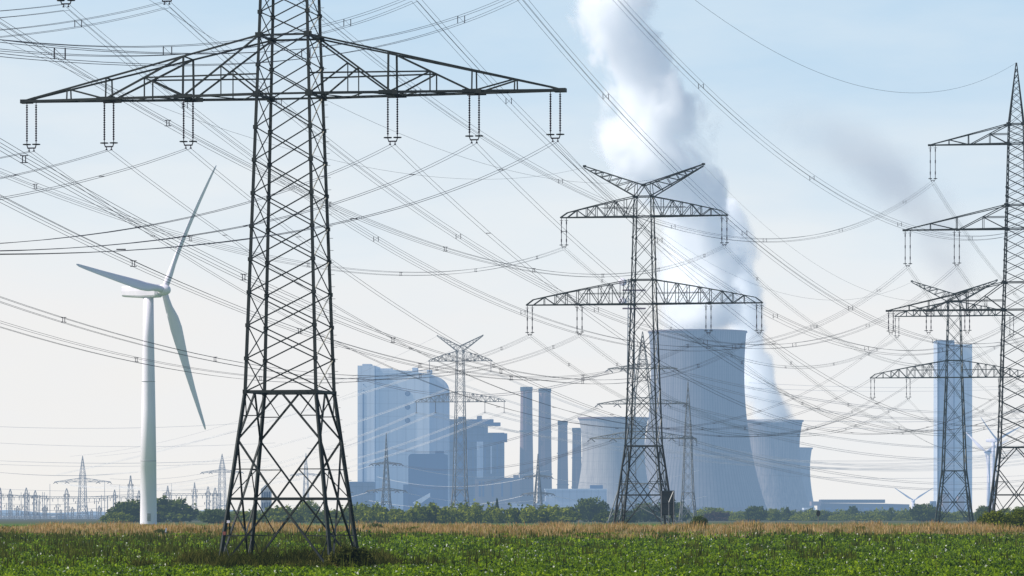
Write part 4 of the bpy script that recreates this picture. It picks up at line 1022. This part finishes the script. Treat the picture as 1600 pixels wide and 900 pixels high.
for i, (x0, x1, y, lab) in enumerate(((-6, 62, 777, 'upper gantry beam at the left frame edge'), (62, 168, 779, 'upper gantry beam crossing the wide-armed pylon'), (-6, 100, 806, 'low busbar beam at the left frame edge'), (100, 182, 808, 'low busbar beam right of the wide-armed pylon'), (255, 345, 774, 'gantry beam between turbine and nearest pylon'), (168, 219, 778, 'gantry beam behind the dark tree top'))):
    Y = 2300 + i * 12; b = MB(); z = pz(y, Y); n_ = int((x1 - x0) / 4)
    xs_ = [pxx(x0 + (x1 - x0) * k / n_, Y) for k in range(n_ + 1)]
    for k in range(n_):
        b.bar((xs_[k], Y, z), (xs_[k + 1], Y, z), .22); b.bar((xs_[k], Y, z + 1.0), (xs_[k + 1], Y, z + 1.0), .22)
        b.bar((xs_[k], Y, z if k % 2 else z + 1), (xs_[k + 1], Y, z + 1 if k % 2 else z), .14)
        if k % 2: b.bar((xs_[k], Y, z), (xs_[k], Y, z - 1.7), .28)
    for k in (0, n_): b.bar((xs_[k], Y, 1.8), (xs_[k], Y, z + 1.2), .4)
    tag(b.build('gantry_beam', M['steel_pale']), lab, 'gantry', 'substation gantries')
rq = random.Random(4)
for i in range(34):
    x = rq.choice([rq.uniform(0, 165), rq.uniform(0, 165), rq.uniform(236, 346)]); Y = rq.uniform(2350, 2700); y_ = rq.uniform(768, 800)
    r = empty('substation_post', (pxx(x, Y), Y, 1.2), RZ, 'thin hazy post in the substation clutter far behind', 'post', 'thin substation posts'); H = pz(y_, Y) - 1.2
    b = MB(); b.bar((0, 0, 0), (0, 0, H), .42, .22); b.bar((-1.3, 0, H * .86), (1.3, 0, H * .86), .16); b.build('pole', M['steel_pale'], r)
    q = MB(); q.bar((-1.2, 0, H * .86), (-1.2, 0, H * .86 - 1.3), .3); q.bar((-1.2, 0, H * .86), (1.2, 0, H * .86), .12); q.bar((1.2, 0, H * .86), (1.2, 0, H * .86 - 1.3), .3); q.build('insulator', M['glass_ins'], r)
for i, (y0, y1, x0, x1, w) in enumerate(((783, 781, -30, 170, 'between the upper and low busbars'), (789, 792, -30, 170, 'through the middle of the substation'), (798, 797, -30, 175, 'just above the low busbar'), (768, 771, -30, 215, 'above the upper gantry beam'), (735, 738, -30, 215, 'level with the far pylon shoulders'), (748, 733, 172, 350, 'climbing from the wide-armed pylon to the faint one'), (757, 741, 172, 345, 'second one climbing to the faint pylon'), (783, 786, 240, 350, 'low before the far woods'))):
    far('pale grey busbar wire %s' % w, (x0, y0, 2400 + 9 * i), (x1, y1, 2420 + 9 * i), 2.5, 2, .06)
for i, (x0, x1, y0, y1, lab) in enumerate(((-8, 92, 806.5, 811.5, 'long low white roof behind the substation at the frame edge'), (96, 150, 807, 811.5, 'low white roof behind the substation right of the wide-armed pylon'))):
    Y = 2700 + 40 * i; r = empty('greenhouse', (pxx((x0 + x1) / 2, Y), Y, 0), 0, lab, 'building', 'low white roofs')
    poly_part(r, 'roof', [(x0, y1), (x1, y1), (x1 - 3, y0)] + [(x1 - 3 - (x1 - x0 - 6) * k / 14, y0 + (0, 1.6)[k % 2]) for k in range(1, 15)], Y, 50, 'roofw')
    block(r, 'wall', x0 + 1, x1 - 1, y1 + .1, 823, Y + 1, 48, 'bluegrey')

# ------------------------------------------------------------------ trees
def crown_mesh(name, blobs, n, size, m, seed):
    r = np.random.default_rng(seed); V_ = []; tot = sum((b[3] * b[4]) for b in blobs)
    P_ = []
    for (bx, by, bz, rx, rz_) in blobs:
        k = int(n * rx * rz_ / tot); d = r.normal(size=(k, 3)); d /= np.linalg.norm(d, axis=1)[:, None]
        # ragged surface: several lobes push the radius in and out
        lob = 1 + .30 * np.sin(d[:, 0] * 5 + seed + bx) * np.cos(d[:, 2] * 6 + bz) + .14 * np.sin(d[:, 1] * 11 + d[:, 2] * 9)
        rad = (r.random(k) ** .28) * lob
        P_.append(np.stack([bx + d[:, 0] * rx * rad, by + d[:, 1] * rx * rad, bz + d[:, 2] * rz_ * rad], 1))
    P_ = np.concatenate(P_); k = len(P_)
    P_ = P_[P_[:, 2] > .02]; k = len(P_)
    a = r.normal(size=(k, 3)); a[:, 2] *= .8; a /= np.linalg.norm(a, axis=1)[:, None]
    b = np.cross(a, r.normal(size=(k, 3))); b /= np.linalg.norm(b, axis=1)[:, None]
    s = size * (.5 + .9 * r.random(k))[:, None]
    V_ = np.stack([P_ - a * s - b * s * .5, P_ + a * s * .3 - b * s * .7, P_ + a * s + b * s * .4, P_ - a * s * .4 + b * s * .7], 1).reshape(-1, 3)
    F_ = np.arange(len(V_)).reshape(-1, 4)
    return npmesh(name, V_, F_, m)
M['leaf'] = leafmat('tree_leaf', [(.024, .040, .004), (.11, .145, .010), (.25, .28, .018), (.38, .40, .03)], .8, .08, .22, .42, .5)
M['leaf_dark'] = leafmat('dark_tree_leaf', [(.018, .032, .004), (.07, .10, .010), (.19, .22, .018)], .8, .08, .25, .25, .4)
M['leaf_light'] = leafmat('light_leaf', [(.05, .075, .018), (.09, .13, .03), (.13, .16, .05)], .7, .15, .3, .35, .45)
M['leaf_red'] = leafmat('reddish_leaf', [(.03, .02, .015), (.06, .035, .025), (.05, .05, .025)], .8, .15, .3, .25, .45)
# unit crowns: width 2 (x -1..1), height about 1..  (scaled per tree)
BL = {'round': [(0, 0, .62, .78, .40), (-.42, .1, .45, .52, .34), (.45, -.1, .48, .5, .34), (.1, 0, .25, .85, .27), (-.15, .2, .78, .42, .24)],
      'wide': [(-.6, 0, .45, .42, .38), (-.15, 0, .62, .45, .38), (.35, .1, .55, .45, .40), (.72, 0, .36, .32, .33), (0, 0, .22, .98, .26), (-.8, .1, .25, .3, .28)],
      'cone': [(0, 0, .85, .20, .22), (0, 0, .62, .42, .22), (0, 0, .40, .66, .22), (0, 0, .17, .88, .2)],
      'tall': [(0, 0, .75, .55, .28), (-.25, 0, .5, .6, .28), (.25, .1, .45, .62, .28), (0, 0, .2, .7, .22)]}
CM = {}
def crown(kind, mk, big_):
    key = (kind, mk, big_)
    if key not in CM:
        CM[key] = [crown_mesh('crown', [(b[0], b[1], b[2], b[3], b[4]) for b in BL[kind]], 4200 if big_ else 2600, .055 if big_ else .07, M[mk], 13 * i + len(key[0])) for i in range(2)]
    return CM[key]
tcount = 0
def tree(kind, mk, x0, x1, yt, Y, label, yb=None, cat='tree', name='tree', group='trees along the far edge of the fields', zb=None):
    global tcount; tcount += 1
    xc = (x0 + x1) / 2; X = pxx(xc, Y); zb = (g(X, Y) if zb is None else zb); W_ = (x1 - x0) / 2 * Y / F; H = pz(yt, Y) - zb
    root = empty(name, (X, Y, zb), 0, label, cat, group)
    ms = crown(kind, mk, (x1 - x0) > 24); co = link(bpy.data.objects.new('crown' if cat == 'tree' else 'foliage', ms[tcount % 2]), root)
    co.scale = (W_ * 1.05, W_ * 1.05, H / 1.02); co.rotation_euler = (0, 0, 0); 
    if tcount % 3 == 0: co.scale.x *= -1
    tb = MB(); r_ = max(.08, W_ * .06)
    tb.bar((0, 0, -.2), (.1, 0, H * .45), r_ * 2, r_ * 1.2)
    for q in ((-.4, .1, .62), (.42, -.1, .6), (.05, .2, .75)): tb.bar((.1, 0, H * .3), (q[0] * W_, q[1] * W_, q[2] * H), r_, r_ * .4)
    tb.build('trunk' if cat == 'tree' else 'stem', M['bark'], root)
T_ = [('round', 'leaf_dark', 168, 232, 783, 1500, 'dark round tree left of the turbine tower'), ('wide', 'leaf_dark', 190, 306, 775, 1520, 'broad dark tree spreading right of the turbine tower'), ('wide', 'leaf', 158, 205, 800, 1450, 'low green tree at the left foot of the dark ones'),
      ('round', 'leaf_light', 308, 362, 795, 1300, 'light olive tree between turbine and nearest pylon'), ('wide', 'leaf', 352, 412, 798, 1350, 'green tree behind the left leg of the nearest pylon'), ('wide', 'leaf', 405, 470, 790, 1400, 'green tree behind the middle of the nearest pylon'), ('round', 'leaf', 462, 500, 782, 1500, 'round tree inside the nearest pylon base'), ('wide', 'leaf', 488, 548, 796, 1350, 'green tree behind the right leg of the nearest pylon'),
      ('cone', 'leaf_dark', 769, 784, 780, 1550, 'small dark conifer rising over the bushes'), ('wide', 'leaf', 822, 905, 789, 1450, 'broad green tree left of the horned central pylon'), ('round', 'leaf_dark', 893, 952, 778, 1600, 'dark round tree next to the pale shed'), ('wide', 'leaf_dark', 930, 992, 795, 1450, 'dark low tree at the left foot of the central pylon'), ('round', 'leaf_dark', 985, 1030, 786, 1600, 'tree seen through the legs of the central pylon'), ('wide', 'leaf_dark', 1022, 1076, 780, 1600, 'dark tree behind the black panel'),
      ('round', 'leaf', 1085, 1140, 793, 1900, 'green tree right of the narrow pylon'), ('wide', 'leaf_red', 1100, 1146, 799, 1850, 'reddish brown bushy tree in front of the largest cooling tower'), ('wide', 'leaf', 1140, 1168, 803, 1800, 'low tree between the reddish tree and the big dark one'), ('round', 'leaf_dark', 1162, 1201, 790.5, 1750, 'big dark round tree below the streaked cooling tower'), ('tall', 'leaf', 1194, 1222, 795, 1800, 'loose tree right beside the big dark round one'), ('cone', 'leaf_dark', 1218, 1242, 793, 1850, 'bluish conifer in front of the brick hall'), ('wide', 'leaf', 1236, 1280, 801, 1800, 'low tree in front of the brick hall'),
      ('round', 'leaf_dark', 1278, 1300, 798, 1900, 'dark tree behind the round sign'), ('wide', 'leaf', 1296, 1330, 803, 1850, 'low hedge tree right of the round sign'), ('tall', 'leaf_light', 1321, 1343, 791, 1950, 'slender light tree in front of the long hall'), ('wide', 'leaf', 1338, 1385, 803, 1800, 'low tree right of the slender light one'), ('cone', 'leaf_dark', 1382, 1400, 794, 1850, 'dark conifer before the end of the long hall'), ('wide', 'leaf', 1396, 1425, 804, 1800, 'low tree right of the dark conifer'), ('round', 'leaf_dark', 1418, 1466, 787, 1700, 'dark round tree left of the right horned pylon'),
      ('wide', 'leaf', 1460, 1500, 801, 1700, 'low tree under the right horned pylon'), ('round', 'leaf_dark', 1523, 1556, 790, 1500, 'dark tree between the two right pylons'), ('round', 'leaf', 1560, 1586, 794, 1500, 'round tree behind the right edge pylon legs'), ('round', 'leaf', 1580, 1616, 791, 1500, 'tree at the right frame edge')]
for a in T_: tree(*a)
tree('wide', 'leaf', 1528, 1580, 797, 655, 'dense green bush at the foot of the right edge pylon', cat='bush', name='bush', group=None)
tree('round', 'leaf', 1568, 1640, 795, 660, 'dense green bush cut by the right frame edge', cat='bush', name='bush', group=None)
tree('round', 'leaf_light', 1078, 1106, 806, 640, 'small yellow green shrub in the dry grass right of the black panel', cat='bush', name='bush', group=None)
tree('wide', 'weed', 1333, 1357, 822, 600, 'small dark green bush in the dry grass under the slender light tree', cat='bush', name='bush', group=None)
tree('wide', 'weed_dark', 514, 584, 853, 317, 'dark scrubby bush at the right foot of the nearest pylon', cat='bush', name='bush', group=None)
tree('wide', 'leaf_light', 575, 600, 817, 620, 'pale green shrub at the field edge below the small boiler house pylon', cat='bush', name='bush', group=None)
tree('wide', 'leaf', 636, 662, 822, 600, 'yellowish shrub at the field edge below the slim pylon', cat='bush', name='bush', group=None)
tree('wide', 'leaf_light', 345, 372, 822, 560, 'bright green shrub just left of the nearest pylon leg', cat='bush', name='bush', group=None)
tree('wide', 'leaf_light', 240, 262, 826, 560, 'bright green shrub beside the white marker post', cat='bush', name='bush', group=None)
# hedge belt: one mass of bushes
hb_ = []
for k in range(120):
    x = 540 + 325 * random.random(); yt = 799 - 13 * random.random() ** 1.5 * (1 if x < 770 else .6); Y = random.uniform(1330, 1420)
    W_ = (6 + 7 * random.random()) * Y / F; H = pz(yt, Y) - 1.6
    hb_.append((pxx(x, Y), Y, 1.6 + H * .4, W_, H * .62))
for k in range(150):   # thin low belt across the whole width
    xq = -20 + 1660 * k / 150
    if xq < 300 or 560 < xq < 1080: continue
    X = pxx(xq, 1950); hb_.append((X, 1950, 3.0, 6.5, 1.6 + 1.9 * random.random()))
tag(link(bpy.data.objects.new('hedgerow', crown_mesh('hedgerow', hb_[::2] + hb_[1::4], 56000, .46, M['leaf'], 5))), 'dense green hedgerow of bushes closing off the fields', 'hedge', kind='stuff')
tag(link(bpy.data.objects.new('hedgerow', crown_mesh('hedgerow_dark', hb_[3::4], 16000, .46, M['leaf_dark'], 8))), 'darker bushes scattered through the long green hedgerow', 'hedge', kind='stuff')
# far wooded horizon
hm = conc('far_woods', (.42, .44, .44), (.30, .33, .34), 0, 0, (1, 1, 1), .02)  # woods paled to grey, distance haze put into the colour
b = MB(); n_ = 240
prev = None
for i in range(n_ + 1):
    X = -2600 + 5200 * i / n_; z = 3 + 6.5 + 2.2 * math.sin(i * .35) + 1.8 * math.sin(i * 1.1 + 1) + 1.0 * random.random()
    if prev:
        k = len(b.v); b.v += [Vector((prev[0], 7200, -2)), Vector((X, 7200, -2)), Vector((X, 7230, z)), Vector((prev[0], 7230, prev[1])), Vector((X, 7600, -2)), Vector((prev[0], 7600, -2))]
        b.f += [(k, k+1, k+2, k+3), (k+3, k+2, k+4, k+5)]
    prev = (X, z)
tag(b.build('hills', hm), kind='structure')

# ------------------------------------------------------------------ small things at the field edge
YP = 690.0
bd = empty('billboard', (pxx(1043, YP), YP, g(pxx(1043, YP), YP)), 0, 'back of a black billboard on thin posts at the foot of the central pylon', 'billboard')
block(bd, 'panel', 1032, 1054, 766.5, 805, YP, .25, 'dark')
for y in (769, 786, 803): block(bd, 'stiffener', 1032.5, 1053.5, y, y + 1, YP - .12, .1, 'steel')
q = MB()
for x in (1033.2, 1052.6): q = MB(); q.bar((pxx(x, YP), YP + .1 - .3, 1.2), (pxx(x, YP), YP - .2, pz(767, YP)), .14); o = q.build('post', M['galv'], bd); o.location = -Vector(bd.location)
q = MB(); q.bar((pxx(1044.5, YP), YP - 1.5, 1.2), (pxx(1044.5, YP), YP - 1.3, pz(785, YP)), .13); q.bar((pxx(1044.5, YP), YP - 1.3, pz(785, YP)), (pxx(1052, YP), YP - .2, pz(768, YP)), .1)
o = q.build('brace', M['galv'], bd); o.location = -Vector(bd.location)
YS = 660.0; xs0 = pxx(1278.5, YS)
rs_ = empty('road_sign', (xs0, YS, g(xs0, YS)), 0, 'round dark backed road sign on a thin post in the dry grass', 'sign')
q = MB(); q.bar((0, 0, -.2), (0, 0, pz(797, YS) - rs_.location.z), .1); q.build('post', M['galv'], rs_)
q = MB(); q.lathe([(.43, -.03), (.45, 0), (.43, .03)], n=24); o = q.build('disc', M['dark'], rs_, False, (0, -.1, pz(802, YS) - rs_.location.z)); o.rotation_euler = (math.radians(90), 0, 0); o.scale = (.75, 1.1, 1)
for x, y, Y, lab in ((257.5, 826, 545, 'white marker post with dark foot in front of the turbine'), (497.5, 827, 560, 'white marker post seen between the right legs of the nearest pylon'), (1013, 824, 640, 'white marker post at the left foot of the black billboard')):
    X = pxx(x, Y); r = empty('marker_post', (X, Y, g(X, Y)), 0, lab, 'post', None); H = pz(y - 1, Y) - r.location.z
    q = MB(); q.bar((.06, 0, -.1), (.1, 0, H * .6), .14); q.build('shaft', M['dark'], r)
    q = MB(); q.bar((.1, 0, H * .6), (.2, 0, H), .18, .16); q.build('cap', M['white'], r)
# warning plate on the near pylon leg
q = MB(); q.box((0, 0, 0), (.02, .5, .35)); pl = MB()
wp = MB(); wp.box((0, 0, 0), (.24, .03, .26)); o = wp.build('warning_plate', M['redw'], pN.root, loc=corner(9.05 - 2.6 * .25, -1, -1, 3.1) + Vector((.15, -.28, 0)))
wp = MB(); wp.box((0, 0, 0), (.24, .03, .2)); o = wp.build('number_plate', M['white'], pN.root, loc=corner(9.05 - 3.4 * .25, -1, -1, 4.0) + Vector((.35, -.28, 0)))
# climbing pegs up one leg
q = MB()
for i in range(66):
    z = 2.5 + i * .95; a = lerp_levels([(0, 9.05), (13.55, 5.67), (36.7, 4.2), (41.3, 3.9), (51.0, 3.35), (68.3, 2.45)], z)
    q.bar((a / 2, a / 2, z), (a / 2 + .42, a / 2, z), .035)
q.build('climbing_pegs', M['steel_sunlit'], pN.root)

# ------------------------------------------------------------------ steam
def plume(name, label, Y, keys, dens, nscale, amp, dep, edge=.35, aniso=.3, pad=1.6, col=(1, 1, 1), sq=1.0, glow=.05, fade=0):
    """keys: (row y, centre x px, half width px)"""
    s = Y / F; zs = [pz(k[0], Y) for k in keys]; z0, z1 = min(zs), max(zs); xm = [pxx(k[1], Y) for k in keys]; hw = [k[2] * s for k in keys]
    xl = min(a - pad * h for a, h in zip(xm, hw)); xr = max(a + pad * h for a, h in zip(xm, hw)); D = max(hw) * pad * dep
    b = MB(); b.box((0, 0, (z1 - z0) / 2), (xr - xl, 2 * D, z1 - z0))
    m = bpy.data.materials.new(name); m.use_nodes = True; t = m.node_tree; t.nodes.clear(); m.cycles.emission_sampling = 'NONE'
    o = nn(t, 'ShaderNodeOutputMaterial'); v = nn(t, 'ShaderNodeVolumePrincipled'); t.links.new(v.outputs[0], o.inputs['Volume'])
    v.inputs['Color'].default_value = (*col, 1); v.inputs['Anisotropy'].default_value = aniso
    ge = nn(t, 'ShaderNodeNewGeometry'); sp = nn(t, 'ShaderNodeSeparateXYZ'); t.links.new(ge.outputs['Position'], sp.inputs[0])
    zn = nn(t, 'ShaderNodeMapRange'); zn.inputs[1].default_value = z0; zn.inputs[2].default_value = z1; t.links.new(sp.outputs[2], zn.inputs[0])
    def curve(vals):
        lo, hi = min(vals), max(vals); hi = hi if hi > lo else lo + 1
        fc = nn(t, 'ShaderNodeFloatCurve'); cu = fc.mapping.curves[0]
        pts = sorted(((z - z0) / (z1 - z0), (q - lo) / (hi - lo)) for z, q in zip(zs, vals))
        cu.points[0].location = pts[0]; cu.points[1].location = pts[-1]
        for q in pts[1:-1]: cu.points.new(*q)
        fc.mapping.update(); t.links.new(zn.outputs[0], fc.inputs[1])
        mr_ = nn(t, 'ShaderNodeMapRange'); mr_.clamp = False; mr_.inputs[3].default_value = lo; mr_.inputs[4].default_value = hi; t.links.new(fc.outputs[0], mr_.inputs[0]); return mr_.outputs[0]
    def mth(op, a_, b_=None):
        n = nn(t, 'ShaderNodeMath', operation=op)
        for i, q in enumerate((a_, b_)):
            if q is None: continue
            if isinstance(q, (int, float)): n.inputs[i].default_value = q
            else: t.links.new(q, n.inputs[i])
        return n.outputs[0]
    cx, rx = curve(xm), curve(hw)
    dx = mth('DIVIDE', mth('SUBTRACT', sp.outputs[0], cx), rx); dy = mth('DIVIDE', mth('SUBTRACT', sp.outputs[1], Y), mth('MULTIPLY', rx, dep))
    d = mth('SQRT', mth('ADD', mth('MULTIPLY', dx, dx), mth('MULTIPLY', dy, dy)))
    mp = nn(t, 'ShaderNodeMapping'); mp.inputs['Scale'].default_value = (1, 1, sq); t.links.new(ge.outputs['Position'], mp.inputs[0])
    n1 = nn(t, 'ShaderNodeTexNoise'); n1.inputs['Scale'].default_value = nscale; n1.inputs['Detail'].default_value = 5; n1.inputs['Roughness'].default_value = .64; n1.inputs['Distortion'].default_value = .35
    t.links.new(mp.outputs[0], n1.inputs['Vector'])
    nz_ = mth('MULTIPLY', mth('SUBTRACT', n1.outputs[0], .5), amp)
    val = mth('ADD', mth('SUBTRACT', 1.0, d), nz_)
    r = nn(t, 'ShaderNodeMapRange'); r.interpolation_type = 'SMOOTHSTEP'; r.inputs[1].default_value = 0; r.inputs[2].default_value = edge; r.inputs[4].default_value = dens; t.links.new(val, r.inputs[0])
    # fade at the ends
    f = nn(t, 'ShaderNodeMapRange'); f.inputs[1].default_value = 0; f.inputs[2].default_value = .03; t.links.new(zn.outputs[0], f.inputs[0])
    top = r.outputs[0]
    if fade:
        f2 = nn(t, 'ShaderNodeMapRange'); f2.interpolation_type = 'SMOOTHSTEP'; f2.inputs[1].default_value = 1.0; f2.inputs[2].default_value = 1 - fade; t.links.new(zn.outputs[0], f2.inputs[0]); top = mth('MULTIPLY', r.outputs[0], f2.outputs[0])
    dn = mth('MULTIPLY', top, f.outputs[0]); t.links.new(dn, v.inputs['Density'])
    v.inputs['Emission Color'].default_value = (.62, .80, 1.0, 1); t.links.new(mth('MULTIPLY', dn, glow), v.inputs['Emission Strength'])  # blue emission added to lift the grey shadow side
    ob = b.build(name, m, None, loc=((xl + xr) / 2, Y, z0)); tag(ob, label, 'steam', kind='stuff')
    return ob
plume('steam_plume', 'thick white steam column leaning up left from the largest cooling tower', D0,
      [(519, 1094, 68), (470, 1092, 66), (430, 1092, 64), (390, 1090, 62), (350, 1084, 62), (300, 1062, 62), (260, 1032, 72), (220, 1018, 74), (180, 1014, 76), (140, 1002, 66), (100, 990, 60), (60, 972, 56), (20, 958, 55), (-40, 965, 50)], .075, .0128, 3.3, 1.0, .45)
plume('steam_plume', 'bluish steam rising between the largest cooling tower and the streaked one', D0 + 150,
      [(660, 1205, 46), (630, 1196, 36), (590, 1180, 34), (540, 1172, 32), (500, 1168, 34), (450, 1156, 42), (400, 1152, 42), (350, 1140, 38), (310, 1128, 20)], .07, .018, 2.3, 1.0, .45, glow=.07)
plume('smoke_plume', 'faint grey smoke drifting up left above the right horned pylon', 5600,
      [(480, 1505, 30), (430, 1484, 56), (390, 1465, 66), (340, 1440, 74), (290, 1400, 92), (240, 1345, 110), (200, 1300, 110), (140, 1255, 90)], 0.0062, .0085, 2.3, 1.0, 1.0, fade=.45, col=(.50, .50, .58), glow=.05)
